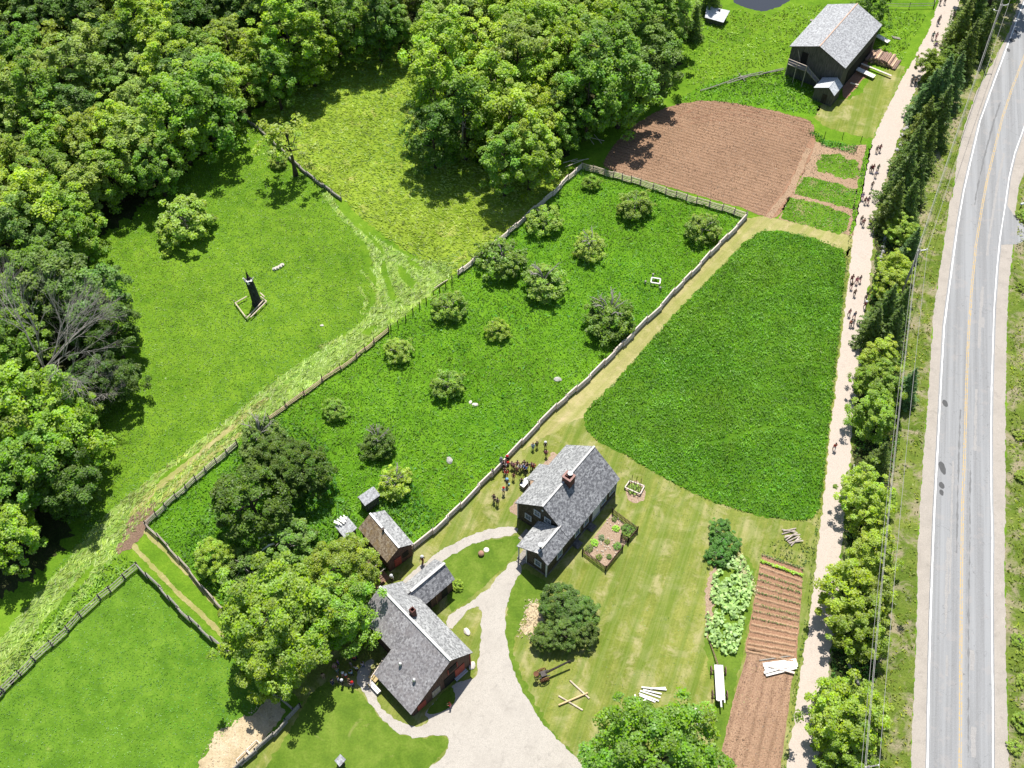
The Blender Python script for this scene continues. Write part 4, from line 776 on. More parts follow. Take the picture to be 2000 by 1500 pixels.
class Bld:
    def __init__(s, name, label, cat, org, az):
        s.o = thing(name, label, cat, (org[0], org[1], 0), rad(az)); s.org = Vector((org[0], org[1], 0)); s.az = rad(az)
        s.ux = Vector((math.cos(s.az), math.sin(s.az), 0)); s.uy = Vector((-math.sin(s.az), math.cos(s.az), 0))
    def at(s, px, py, z):
        p = P(px, py, z)-s.org; return (p.dot(s.ux), p.dot(s.uy), z)
    def hit(s, px, py, axis, val):
        a = P(px, py, 0)-s.org; b = P(px, py, 20)-s.org
        a = Vector((a.dot(s.ux), a.dot(s.uy), 0)); b = Vector((b.dot(s.ux), b.dot(s.uy), 20))
        t = (val-a[axis])/(b[axis]-a[axis]); return a.lerp(b, t)
    def roof(s, slopes, mats, name='roof', t=.1):
        Q = []
        for quad, m_ in slopes: Q += slab(quad, m_, len(mats)-1, t)
        return uvmesh(name, Q, mats, s.o)
    def gable(s, x0, x1, yl, yr, ridge, zl, zr_, zp, wm, ml, mr, oh=.25, ohx=.2, name='roof', capw=.22, wname='wall', capm=None, z0=0.0):
        """ridge along x at y=ridge, height zp; eaves at yl (left, +) height zl and yr (right, -) height zr_"""
        R = s.roof([([(x0, yl, zl), (x1, yl, zl), (x1, ridge, zp), (x0, ridge, zp)], 0), ([(x0, ridge, zp), (x1, ridge, zp), (x1, yr, zr_), (x0, yr, zr_)], 1)], [ml, mr, DARK_WOOD], name)
        m = MB(); m.beam((x0-.02, ridge, zp+.035), (x1+.02, ridge, zp+.035), capw, .05); c = m.build('ridge_cap', capm or CAP, R)
        a0, a1, l, r = x0+ohx, x1-ohx, yl-oh, yr+oh; kl = (zp-zl)/(yl-ridge); kr = (zp-zr_)/(ridge-yr); d = .13
        tl = zl+kl*oh-d; tr = zr_+kr*oh-d; tp = zp-d
        Q = [([(a1, l, z0), (a0, l, z0), (a0, l, tl), (a1, l, tl)], 0), ([(a0, r, z0), (a1, r, z0), (a1, r, tr), (a0, r, tr)], 0),
             ([(a0, l, z0), (a0, r, z0), (a0, r, tr), (a0, ridge, tp), (a0, l, tl)], 0), ([(a1, r, z0), (a1, l, z0), (a1, l, tl), (a1, ridge, tp), (a1, r, tr)], 0)]
        uvmesh(wname, Q, [wm], s.o); return R
    def window(s, p, axis, sgn, w_=.75, h=1.1, frame=None, door=False, name=None):
        """p: centre on the wall; axis 0: wall faces +-x, 1: faces +-y"""
        m = MB(); g = MB(); T = .07; fr = .11; n = .05
        def bx(mb, a0, a1, b0, b1, d0, d1):
            d0, d1 = sorted((d0*sgn, d1*sgn))
            if axis == 0: mb.box(p[0]+d0, p[0]+d1, p[1]+a0, p[1]+a1, p[2]+b0, p[2]+b1)
            else: mb.box(p[0]+a0, p[0]+a1, p[1]+d0, p[1]+d1, p[2]+b0, p[2]+b1)
        W2, H2 = w_/2, h/2
        bx(m, -W2-fr, -W2, -H2, H2, .003, T); bx(m, W2, W2+fr, -H2, H2, .003, T); bx(m, -W2-fr, W2+fr, H2, H2+fr, .003, T+.01); bx(m, -W2-fr-.03, W2+fr+.03, -H2-fr, -H2, .003, T+.03)
        if not door:
            bx(m, -W2, W2, -.02, .02, .02, .045); bx(m, -.015, .015, -H2, H2, .02, .04)
            for k in (-.5, .5): bx(m, -W2, W2, H2*k-.01, H2*k+.01, .02, .038)
            bx(g, -W2, W2, -H2, H2, .004, .018)
            o = m.build(name or 'window', frame or TRIM, s.o); g.build('pane', GLASS, o)
        else:
            bx(g, -W2, W2, -H2, H2, .004, .03); o = g.build(name or 'door', door, s.o); m.build('door_frame', frame or WHITE, o)
        return o
# --- the main house
hb = Bld('farmhouse', 'dark shingled farmhouse with grey roof, brick chimney and a small front ell', 'house', (3.25, 59.14), 52)
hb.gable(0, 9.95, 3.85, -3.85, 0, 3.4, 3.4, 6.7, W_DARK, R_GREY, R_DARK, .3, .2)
def ell_roof():
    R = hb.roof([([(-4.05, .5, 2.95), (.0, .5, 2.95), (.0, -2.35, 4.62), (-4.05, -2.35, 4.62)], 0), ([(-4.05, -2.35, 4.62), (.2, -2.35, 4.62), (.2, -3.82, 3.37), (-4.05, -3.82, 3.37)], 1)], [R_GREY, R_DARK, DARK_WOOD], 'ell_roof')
    m = MB(); m.beam((-4.07, -2.35, 4.655), (.25, -2.35, 4.655), .24, .05); m.build('ridge_cap', CAP, R)
    x0, x1 = -3.8, .2; Q = [([(x1, -.75, 0), (x0, -.75, 0), (x0, -.75, 3.5), (x1, -.75, 3.5)], 0), ([(x0, -3.57, 0), (x1, -3.57, 0), (x1, -3.57, 3.42), (x0, -3.57, 3.42)], 0),
        ([(x0, -.75, 0), (x0, -3.57, 0), (x0, -3.57, 3.42), (x0, -2.35, 4.5), (x0, -.75, 3.52)], 0)]
    uvmesh('ell_wall', Q, [W_DARK], hb.o); return R
er = ell_roof()
# porch of the ell: posts, deck, step
m = MB(); m.box(-4.0, -.0, -.72, .45, .0, .25); m.build('porch_deck', GREY_WOOD, hb.o)
for x in (-3.85, -1.9): m = MB(); m.box(x, x+.12, .3, .42, .25, 2.88); m.build('porch_post', TRIM, hb.o)
m = MB(); m.box(-4.35, -4.0, -.6, .3, 0, .14); m.build('step', GREY_WOOD, hb.o)
m = MB(); m.box(-1.6, -.2, .6, 1.3, 0, .16); m.box(-1.9, -.4, 1.32, 1.9, 0, .1); m.build('step', GREY_WOOD, hb.o)
# small porch roof on the back side
R = hb.roof([([(3.8, 5.15, 2.35), (6.45, 5.15, 2.35), (6.45, 3.75, 3.42), (3.8, 3.75, 3.42)], 0)], [R_GREY, DARK_WOOD], 'porch_roof')
for x in (4.0, 6.2): m = MB(); m.box(x, x+.12, 4.85, 4.97, 0, 2.4); m.build('porch_post', WHITE, hb.o)
m = MB(); m.box(3.8, 6.4, 3.57, 5.0, 0, .2); m.build('porch_deck', GREY_WOOD, hb.o)
# chimney
m = MB(); X, Y = 4.5, -.28; a, b_ = .5, .55; z0, z1 = 5.9, 7.45
for q in ((X-a, X+a, Y-b_, Y-b_+.16), (X-a, X+a, Y+b_-.16, Y+b_), (X-a, X-a+.16, Y-b_+.16, Y+b_-.16), (X+a-.16, X+a, Y-b_+.16, Y+b_-.16), (X-.08, X+.08, Y-b_+.16, Y+b_-.16)): m.box(*q, z0, z1)
ch = m.build('chimney', BRICK, hb.o); m = MB()
for q in ((X-a-.04, X+a+.04, Y-b_-.04, Y-b_+.18), (X-a-.04, X+a+.04, Y+b_-.18, Y+b_+.04), (X-a-.04, X-a+.18, Y-b_+.18, Y+b_-.18), (X+a-.18, X+a+.04, Y-b_+.18, Y+b_-.18)): m.box(*q, z1+.002, z1+.12)
m.build('chimney_rim', plain('brick_rim', (.34, .2, .17), .9, .2), ch)
m = MB(); m.lathe([(.22, 0), (.22, .1), (.3, .14), (.3, .22), (.05, .3)], 12, 0, (X+.28, Y, z1+.12)); m.build('chimney_cap', WHITE, ch)
m = MB(); m.lathe([(.13, 0), (.13, 1.0)], 10, 0, (-3.35, -2.3, 4.4)); pp = m.build('stovepipe', IRON, hb.o)
m = MB(); m.lathe([(.3, 0), (.3, .08), (.06, .24)], 12, 0, (-3.35, -2.3, 5.42)); m.build('pipe_cap', WHITE, pp)
# windows and doors
for px, py in ((1032,1009.5),(1049.5,1002.5),(1070,1017)): hb.window(hb.hit(px, py, 0, .2), 0, -1, .7, .85)
m = MB(); v = hb.hit(1060, 997, 0, .2); m.box(.14, .195, v.y-.1, v.y+.1, v.z-.15, v.z+.15); m.build('vent', TRIM, hb.o)
for px, py in ((1193.5,967.5),(1177.5,988),(1143.5,1028),(1126.5,1049)): p = hb.hit(px, py, 1, -3.55); p.z = 2.0; hb.window(p, 1, -1, .75, 1.25)
p = hb.hit(1163, 1007, 1, -3.55); p.z = 1.35; hb.window(p, 1, -1, 1.3, 2.1, TRIM, plain('pale_door', (.5, .54, .56), .6, .1))
p = hb.hit(1092, 1090, 1, -3.57); p.z = 1.9; hb.window(p, 1, -1, .75, 1.2); p = hb.hit(1051, 1101.5, 0, -3.8); p.z = 1.9; hb.window(p, 0, -1, .7, 1.0)
for q in ((-3.88, -3.8, -3.62, -3.44, 0, 3.45), (-3.86, -3.8, -.8, -.7, 0, 3.3), (.13, .2, 3.48, 3.6, 0, 3.5), (9.7, 9.8, -3.62, -3.5, 0, 3.5)): m = MB(); m.box(*q); m.build('corner_board', TRIM, hb.o)
m = MB(); m.box(-3.7, 9.7, -3.62, -3.56, 0, .35); m.box(-3.84, -3.805, -3.4, -.9, 0, .35); m.build('foundation', STONE, hb.o)
for x in (1.6, 4.35): m = MB(); m.box(x-.5, x+.5, -4.4, -3.63, 0, .15); m.box(x-.4, x+.4, -4.1, -3.63, .15, .3); m.build('step', STONE, hb.o)
# --- workshop with low back roof and side wing
wb = Bld('workshop', 'large grey shingled workshop with low back roof, red doors and side wing', 'workshop', (-6.35, 41.53), -46.6)
R = wb.roof([([(-11.4, -3.0, 3.75), (-11.4, .14, 6.2), (-6.15, .14, 6.2), (-6.15, -3.0, 3.75)], 0), ([(-6.15, -5.62, 1.7), (-6.15, .14, 6.2), (-.15, .14, 6.2), (-.15, -5.62, 1.7)], 0), ([(-11.4, .14, 6.2), (-.15, .14, 6.2), (-.15, 3.02, 3.4), (-11.4, 3.02, 3.4)], 1)], [R_WARM, R_GREY, DARK_WOOD])
m = MB(); m.beam((-11.42, .14, 6.235), (-.13, .14, 6.235), .26, .05); m.build('ridge_cap', plain('pale_cap', (.66, .65, .6), .8, .1), R)
d = .13; Q = [([(-11.2, -2.75, 0), (-6.4, -2.75, 0), (-6.4, -2.75, 3.8), (-11.2, -2.75, 3.8)], 0), ([(-6.0, -5.3, 0), (-.4, -5.3, 0), (-.4, -5.3, 1.8), (-6.0, -5.3, 1.8)], 0), ([(-6.0, -2.75, 0), (-6.0, -5.3, 0), (-6.0, -5.3, 1.8), (-6.0, -2.75, 3.8)], 0),
    ([(-.4, -5.3, 0), (-.4, 2.77, 0), (-.4, 2.77, 3.5), (-.4, .14, 6.06), (-.4, -5.3, 1.8)], 0), ([(-11.2, 2.77, 0), (-11.2, -2.75, 0), (-11.2, -2.75, 3.8), (-11.2, .14, 6.06), (-11.2, 2.77, 3.5)], 0), ([(-.4, 2.77, 0), (-11.2, 2.77, 0), (-11.2, 2.77, 3.5), (-.4, 2.77, 3.5)], 0)]
uvmesh('wall', Q, [W_RED], wb.o)
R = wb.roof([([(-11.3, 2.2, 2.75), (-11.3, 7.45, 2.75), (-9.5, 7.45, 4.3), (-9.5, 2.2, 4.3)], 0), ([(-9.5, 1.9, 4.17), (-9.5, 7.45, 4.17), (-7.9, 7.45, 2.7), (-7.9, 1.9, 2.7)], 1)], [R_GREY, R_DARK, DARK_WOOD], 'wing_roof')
m = MB(); m.beam((-9.5, 2.6, 4.36), (-9.5, 7.47, 4.36), .3, .06); m.build('ridge_cap', CAP, R)
uvmesh('wing_wall', [([(-8.15, 2.8, 0), (-8.15, 7.2, 0), (-8.15, 7.2, 2.8), (-8.15, 2.8, 2.8)], 0), ([(-8.15, 7.2, 0), (-11.05, 7.2, 0), (-11.05, 7.2, 2.85), (-9.5, 7.2, 4.05), (-8.15, 7.2, 2.8)], 0), ([(-11.05, 7.2, 0), (-11.05, 2.8, 0), (-11.05, 2.8, 2.85), (-11.05, 7.2, 2.85)], 0)], [W_RED], wb.o)
for y in (3.6, 6.0): m = MB(); m.box(-8.14, -8.09, y-.4, y+.4, .3 if y > 5 else 0, 1.9); m.build('door', BLACK, wb.o)
m = MB(); m.box(-8.13, -8.08, 4.75, 4.9, 0, 2.6); m.build('door_post', BROWN_WOOD, wb.o)
m = MB(); X, Y = -6.75, .75
for q in ((-.27, .27, -.27, -.17), (-.27, .27, .17, .27), (-.27, -.17, -.17, .17), (.17, .27, -.17, .17)): m.box(X+q[0], X+q[1], Y+q[2], Y+q[3], 5.3, 6.95)
m.build('chimney', BRICK, wb.o)
for px, py in ((781.5,1296),(808.5,1327)):
    p = wb.at(px, py, 3.9 if py < 1300 else 3.9); z = 6.2-(.14-p[1])*.782; m = MB(); m.lathe([(.14, -.2), (.14, .3), (.2, .34), (.12, .5), (.02, .52)], 10, 0, (p[0], p[1], z)); m.build('roof_vent', METAL, wb.o)
# front gable: red door leaf, loft opening, sliding doors, window
m = MB(); m.box(-.39, -.33, .6, 1.9, .1, 2.2); dr = m.build('door', RED, wb.o); m = MB(); m.box(-.37, -.335, -.9, .55, .05, 2.2); m.build('doorway', BLACK, wb.o)
m = MB(); m.box(-.38, -.33, -.2, .9, 2.8, 3.9); o = m.build('loft_door', BLACK, wb.o)
m = MB(); m.box(-.38, -.31, -.32, -.21, 2.75, 3.95); m.box(-.38, -.31, .91, 1.02, 2.75, 3.95); m.build('door_frame', RED, o)
m = MB(); m.box(-.38, -.32, -2.6, -1.5, .4, 1.9); m.build('shutter', GREY_WOOD, wb.o); m = MB(); m.box(-.38, -.32, -4.6, -3.5, .3, 1.7); m.build('door', RED, wb.o)
for k in range(3): m = MB(); m.box(-4.8+k*1.6, -4.1+k*1.6, -5.36, -5.31, .8, 1.45); m.build('window', GLASS, wb.o)
m = MB(); m.box(-.42, -.32, 2.68, 2.8, 0, 3.4); m.build('corner_board', RED, wb.o)
# --- shingled shop with open lean-to frame
sb = Bld('smithy', 'small shop with mossy brown roof slope and white ridge, by the pole fence', 'shop', (-12.46, 55.33), -50.8)
R = sb.gable(-5.78, -.2, 1.93, -1.72, .09, 2.8, 2.8, 4.15, W_RED, R_GREY, R_MOSS, .2, .2, capm=WHITE)
m = MB(); m.lathe([(.14, 0), (.14, .45), (.18, .5)], 10, 0, (-3.1, .0, 4.0)); m.build('stovepipe', IRON, sb.o)
m = MB(); m.box(-.39, -.34, -.75, .15, .2, 1.9); m.build('door', RED, sb.o); m = MB(); m.box(-.39, -.35, .4, 1.2, 1.0, 2.0); m.build('window', BLACK, sb.o)
# yard frame of posts and rails beside the shop
yf = thing('open_pen', 'open timber pen with pale cross rails beside the mossy roofed shop', 'pen', sb.org, sb.az)
for k in range(7):
    x = -6.3+k*.98; m = MB(); m.beam((x, -1.95, 1.5), (x+.05, -4.0, 1.15), .08, .07); m.build('rail', GREY_WOOD, yf)
for k in range(5):
    x = -6.2+k*1.45; m = MB(); m.box(x, x+.1, -3.95, -3.85, 0, 1.3); m.build('post', BROWN_WOOD, yf)
m = MB(); m.beam((-6.5, -3.9, 1.2), (.3, -3.9, 1.2), .09, .09); m.beam((-6.5, -2.9, .5), (.3, -2.9, .5), .6, .05); m.build('rail', BROWN_WOOD, yf)
m = MB(); m.add([(-6.4,-3.9,.03),(.3,-3.9,.03),(.3,-1.95,.03),(-6.4,-1.95,.03)], [(0,1,2,3)]); m.build('bark_floor', SOIL_D, yf)
# lean-to shed with broken roof
lb = Bld('lean_to', 'low shed with ragged broken grey roof, left of the mossy roofed shop', 'shed', tuple(P(675,1040).to_2d()), -50.8)
c = [lb.at(*q, 2.2) for q in ((678,1009),(698,1032),(673,1050),(650,1030))]
R = lb.roof([([(c[0][0], c[0][1], 2.35), (c[1][0], c[1][1], 2.35), (c[2][0], c[2][1], 2.0), (c[0][0], c[2][1], 2.0)], 0)], [R_PALE, DARK_WOOD])
x0, x1, y0, y1 = c[0][0]+.15, c[1][0]-.15, c[2][1]+.15, c[0][1]-.15
uvmesh('wall', [([(x0,y0,0),(x1,y0,0),(x1,y0,1.95),(x0,y0,1.95)], 0), ([(x1,y0,0),(x1,y1,0),(x1,y1,2.2),(x1,y0,1.95)], 0), ([(x1,y1,0),(x0,y1,0),(x0,y1,2.2),(x1,y1,2.2)], 0), ([(x0,y1,0),(x0,y0,0),(x0,y0,1.95),(x0,y1,2.2)], 0)], [W_GREY], lb.o)
m = MB(); rr = random.Random(3)
for k in range(9): a = Vector((x0-.3+rr.uniform(-.3, .2), y1-.1-k*.17, 2.4)); m.beam(a, a+Vector((rr.uniform(.5, .9), rr.uniform(-.2, .3), .06*k % .12)), .14, .02)
m.build('broken_shingle', WHITE_WOOD, lb.o)
# small grey hut
ob = Bld('hut', 'small grey hut with shingled roof standing in the weeds above the mossy roofed shop', 'hut', (-16.5, 63), -50)
R = ob.roof([([(-1.17, 1.21, 1.95), (-.85, 1.21, 2.3), (-.85, -1.0, 2.3), (-1.17, -1.0, 1.95)], 0), ([(-.85, 1.21, 2.3), (.35, 1.21, 1.95), (.35, -1.0, 1.95), (-.85, -1.0, 2.3)], 0)], [R_PALE, DARK_WOOD])
uvmesh('wall', [([(-1.0,-.8,0),(.2,-.8,0),(.2,-.8,1.88),(-.85,-.8,2.18),(-1.0,-.8,1.95)],0), ([(.2,-.8,0),(.2,1.0,0),(.2,1.0,1.88),(.2,-.8,1.88)],0), ([(.2,1.0,0),(-1.0,1.0,0),(-1.0,1.0,1.95),(-.85,1.0,2.18),(.2,1.0,1.88)],0), ([(-1.0,1.0,0),(-1.0,-.8,0),(-1.0,-.8,1.95),(-1.0,1.0,1.95)],0)], [W_GREY], ob.o)
# --- barn
bb = Bld('barn', 'big weathered barn with silver shingle roof beside a log pile at the top right', 'barn', (48.0, 140.2), 54)
R = bb.gable(-.9, 12.6, 4.5, -5.05, -.22, 5.4, 5.4, 7.4, W_GREY, R_PALE, R_PALE, .3, .25, capw=.16, capm=plain('tan_cap', (.55, .38, .28), .8, .15))
p = bb.hit(1571, 112, 0, -.65); m = MB(); m.box(-.7, -.655, p.y-.55, p.y+.5, p.z-1.2, p.z+.9); m.build('door', BLACK, bb.o)
m = MB(); m.beam((-.72, p.y+1.3, p.z+1.0), (-.72, p.y+.5, p.z-.9), .12, .04, up=(1,0,0)); m.build('door_brace', GREY_WOOD, bb.o)
st = MB(); zl = p.z-1.25; st.box(-2.0, -.7, p.y-1.2, p.y+2.0, zl-.1, zl); st.build('landing', GREY_WOOD, bb.o)
m = MB()
for y in (p.y-1.2, p.y+.4, p.y+1.9): m.box(-2.0, -1.9, y, y+.09, 0, zl+.9)
m.beam((-1.95, p.y-1.2, zl+.9), (-1.95, p.y+2.0, zl+.9), .1, .07); m.beam((-1.95, p.y-1.2, zl+.45), (-1.95, p.y+2.0, zl+.45), .05, .05)
m.build('railing', plain('pale_rail', (.5, .42, .36), .8, .15), bb.o)
m = MB(); m.beam((-1.35, p.y-1.2, zl-.05), (-1.35, p.y-5.4, .4), .9, .1); m.beam((-1.9, p.y-1.2, zl+.85), (-1.9, p.y-5.4, 1.2), .07, .07)
for k in range(5): f = k/4; y = p.y-1.2-4.2*f; z = zl*(1-f)+.3*f; m.box(-1.94, -1.87, y-.04, y+.04, z-.1 if z > .3 else 0, z+.85)
m.build('stair', GREY_WOOD, bb.o)
m = MB(); m.box(2, 11.5, -4.79, -4.76, .3, 3.0); m.build('doorway', BLACK, bb.o)
m = MB(); m.box(7.2, 7.7, 4.5, 5.0, 5.1, 5.25); m.build('eave_board', GREY_WOOD, bb.o)
# small shed in front of the barn
kb = Bld('shed', 'small board shed with bright white-grey roof in front of the barn', 'shed', (49.9, 136.0), 54)
kb.gable(-1.55, 1.5, 2.1, -1.4, -.22, 2.25, 2.25, 3.3, W_GREY, R_WHITE, R_WHITE, .15, .12, capw=.05, capm=R_WHITE)
m = MB(); m.box(-1.46, -1.42, -.3, .5, .1, 1.8); m.build('door', DARK_WOOD, kb.o)
# low roof by the pond
lr = Bld('low_shed', 'low shed with bright flat sloping roof and dark vent between the firs and the pond', 'shed', tuple(P(1398,36).to_2d()), -24)
c = [lr.at(*q, 1.2) for q in ((1380,15),(1425,25),(1413,43),(1377,33))]
R = lr.roof([([(c[0][0], c[0][1], 1.6), (c[1][0], c[1][1], 1.6), (c[2][0], c[2][1], 1.1), (c[3][0], c[3][1], 1.1)], 0)], [R_WHITE, DARK_WOOD])
x0, x1, y0, y1 = c[3][0]+.2, c[2][0]-.2, c[3][1]+.25, c[1][1]-.2
uvmesh('wall', [([(x0,y0,0),(x1,y0,0),(x1,y0,1.05),(x0,y0,1.05)],0), ([(x1,y0,0),(x1,y1,0),(x1,y1,1.4),(x1,y0,1.05)],0), ([(x1,y1,0),(x0,y1,0),(x0,y1,1.4),(x1,y1,1.4)],0), ([(x0,y1,0),(x0,y0,0),(x0,y0,1.05),(x0,y1,1.4)],0)], [W_GREY], lr.o)
p = lr.at(1405, 21, 1.5); m = MB(); m.lathe([(.17, -.2), (.17, .25), (.1, .3)], 8, 0, p); m.build('roof_vent', IRON, lr.o)
# small hut at the bottom edge
sh = Bld('well_cover', 'tiny grey roofed well hut on the lawn at the bottom edge', 'hut', tuple(P(664,1500).to_2d()), -50)
c = [sh.at(*q, 1.2) for q in ((665,1473),(676,1484),(663,1497),(653,1485))]
R = sh.roof([([(c[0][0], c[0][1], 1.3), (c[1][0], c[1][1], 1.3), (c[2][0], c[2][1], 1.1), (c[3][0], c[3][1], 1.1)], 0)], [R_PALE, DARK_WOOD])
x0, x1, y0, y1 = c[0][0]+.12, c[1][0]-.1, c[2][1]+.12, c[0][1]-.1
uvmesh('wall', [([(x0,y0,0),(x1,y0,0),(x1,y0,1.1),(x0,y0,1.1)],0), ([(x1,y0,0),(x1,y1,0),(x1,y1,1.25),(x1,y0,1.1)],0), ([(x1,y1,0),(x0,y1,0),(x0,y1,1.25),(x1,y1,1.25)],0), ([(x0,y1,0),(x0,y0,0),(x0,y0,1.1),(x0,y1,1.25)],0)], [W_GREY], sh.o)
# ------------------------------------------------------------------ fences
POST_M = {}
def fence(name, label, pts, H, gap, rails, rmat, pmat, rr_=.06, jitter=.05, pr=.07, round_=True, phh=.25, boards=None):
    """pts: ground points in photo pixels; rails: list of heights (fraction of H)"""
    W_ = [P(*q) for q in pts]; o = thing(name, label, 'fence', tuple(W_[0])); org = W_[0]; r = random.Random(len(label)); L = []
    for i in range(len(W_)-1):
        n = max(1, round((W_[i+1]-W_[i]).length/gap))
        for k in range(n): L.append(W_[i].lerp(W_[i+1], k/n))
    L.append(W_[-1]); key = (name, H)
    m = MB(); m.tube([(0, 0, 0), (r.uniform(-.03, .03), .02, H+phh)], [pr, pr*.85], 6); pm = m.mesh('post', pmat)
    for i, p in enumerate(L):
        if len(L) > 98 and i % 2: continue
        q = bpy.data.objects.new('post', pm); link(q, o); q.location = p-org; q.rotation_euler = (r.uniform(-.04, .04), r.uniform(-.04, .04), r.uniform(0, 6))
    for f in rails:
        m = MB()
        for i in range(len(L)-1):
            d = (L[i+1]-L[i]).normalized(); s = Vector((-d.y, d.x, 0))*(pr+rr_*.5)*(1 if i % 2 else -1)*(.6 if round_ else 1)
            a = L[i]-org-d*.12+s+Vector((0, 0, f*H+r.uniform(-jitter, jitter))); b = L[i+1]-org+d*.12+s+Vector((0, 0, f*H+r.uniform(-jitter, jitter)))
            if round_: m.tube([a, a.lerp(b, .5)+Vector((0, 0, -.02)), b], [rr_*r.uniform(.85, 1.1), rr_, rr_*r.uniform(.8, 1)], 6)
            else: m.beam(a, b, .035, rr_*2)
        m.build('rail', rmat, o)
    return o
POLE = plain('peeled_pole', (.78, .66, .58), .7, .18, 0, 1.2); POLE_G = plain('weathered_pole', (.42, .36, .3), .85, .3, 0, 1.5); POLE_T = plain('tan_pole', (.6, .5, .38), .8, .25, 0, 1.5)
F1 = [(1458,427),(1437,450),(1386,500),(1366,523),(1316,574),(1290,605),(1264,628),(1236,657),(1181,712),(1151,742),(1126,764),(1087,798),(1052,833),(1020,867),(989,900),(960,931),(935,955),(901,991),(847,1042),(808,1073)]
fence('pole_fence', 'long bright fence of stacked peeled poles between orchard and mown path', F1, 1.05, 2.4, [.08, .25, .42, .59, .76, .93], POLE, BARK_GREY, .095, .015, .06, phh=.3)
fence('plank_fence', 'cream rail fence along the foot of the ploughed field', [(1137,330),(1180,343),(1215,352),(1250,362),(1300,380),(1360,398),(1410,412),(1456,427)], 1.2, 1.7, [.12, .34, .56, .78, .98], POLE_T, BARK, .06, .02, .07)
fence('rail_fence', 'weathered rail fence from the grove corner down to the wide dark apple tree', [(1137,330),(1110,352),(1080,383),(1045,412),(1010,445),(975,474),(940,503),(905,531),(896,538)], 1.1, 2.0, [.15, .4, .65, .9], POLE, BARK, .075, .03, .07)
pf = thing('post_row', 'row of bare dark posts without rails beside the cut grass', 'posts', tuple(P(883,550)))
for x, y in ((883,552),(871,562),(859,572),(847,580),(833,593),(820,603),(807,614),(793,627),(778,639),(764,646)):
    m = MB(); a = P(x, y)-P(883, 550); m.tube([a, a+Vector((0, 0, 1.35))], [.08, .07], 6); m.build('post', BARK, pf)
fence('rail_fence', 'low brown rail fence following the cut grass along the left side of the orchard', [(760,648),(731,672),(697,700),(666,723),(630,746),(595,772),(560,797),(527,820)], 1.0, 2.0, [.15, .45, .75], plain('red_brown_pole', (.5, .33, .25), .8, .25, 0, 1.5), BARK, .06, .04, .07, phh=.5)
fence('rail_fence', 'grey rail fence along the wheel tracks up to the muddy corner', [(465,872),(445,889),(424,906),(403,924),(384,940),(365,958),(345,974),(325,993),(307,1010),(287,1029)], 1.15, 1.9, [.15, .38, .62, .88], POLE_G, BARK, .06, .04, .075, phh=.35)
fence('thin_fence', 'single line of poles from the muddy corner down towards the big maple', [(287,1029),(310,1050),(330,1072),(352,1096),(372,1118),(397,1151),(420,1176),(440,1196)], 1.0, 3.0, [.25, .6, .95], POLE_G, BARK, .055, .02, .06)
fence('paddock_fence', 'grey fence on the right side of the pasture with its shadow on the grass', [(272,1110),(290,1130),(317,1155),(333,1174),(352,1195),(374,1215),(394,1233),(416,1253),(450,1281)], 1.3, 2.6, [.3, .6, .95], GREY_WOOD, DARK_WOOD, .08, .02, .08)
fence('paddock_fence', 'weathered three rail fence on the upper left side of the pasture', [(272,1110),(245,1132),(217,1157),(197,1172),(160,1206),(135,1234),(104,1262),(70,1292),(42,1320),(10,1352),(-20,1385)], 1.3, 2.8, [.2, .55, .95], GREY_WOOD, DARK_WOOD, .055, .02, .08)
fence('yard_fence', 'grey plank fence at the bare patch below the big maple', [(523,1347),(548,1368),(574,1391)], 1.0, 2, [.3, .6, .95], GREY_WOOD, DARK_WOOD, .08, .02, .08)
fence('yard_fence', 'grey plank fence running down to the bottom edge beside the bare patch', [(588,1382),(560,1412),(537,1438),(501,1470),(480,1488),(455,1512)], 1.0, 2, [.25, .6, .95], GREY_WOOD, DARK_WOOD, .09, .02, .08)
fence('field_fence', 'grey pole fence across the meadow up to the wood', [(480,234),(492,245),(510,258),(545,291),(575,320),(600,342),(630,365),(667,391)], .7, 2.0, [.25, .5, .8], GREY_WOOD, DARK_WOOD, .12, .02, .05, phh=.4)
fence('wire_fence', 'thin green-grey fence across the grass behind the barn', [(1728,16),(1775,17),(1822,16),(1825,4),(1823,-12)], 1.0, 3.0, [.5, .95], GREY_WOOD, DARK_WOOD, .04, .02, .05)
# tumbled rails by the grove
t = MB(); rr = random.Random(4)
for a_, b_2 in (((1368,177),(1405,166)),((1385,172),(1440,153)),((1400,168),(1450,148)),((1420,163),(1460,150)),((1440,152),(1500,143)),((1445,150),(1490,140)),((1455,158),(1443,143)),((1480,146),(1530,136)),((1490,143),(1531,133))):
    t.tube([P(*a_, rr.uniform(.15, .6)), P(*b_2, rr.uniform(.15, .7))], [.09, .07], 5)
tag(t.build('tumbled_fence', GREY_WOOD, None), 'tumbled grey rail fence lying across the grass left of the barn', 'fence')
t = MB()
for a_, b_2 in (((1100,318),(1128,310)),((1104,326),(1140,312)),((1115,316),(1150,310)),((1150,268),(1180,275)),((1145,262),(1160,282)),((1160,262),(1175,280))): t.tube([P(*a_, .25), P(*b_2, .5)], .05, 5)
tag(t.build('loose_rail', PALE_WOOD, None), 'loose rails lying at the top corner of the orchard fences', 'rails')
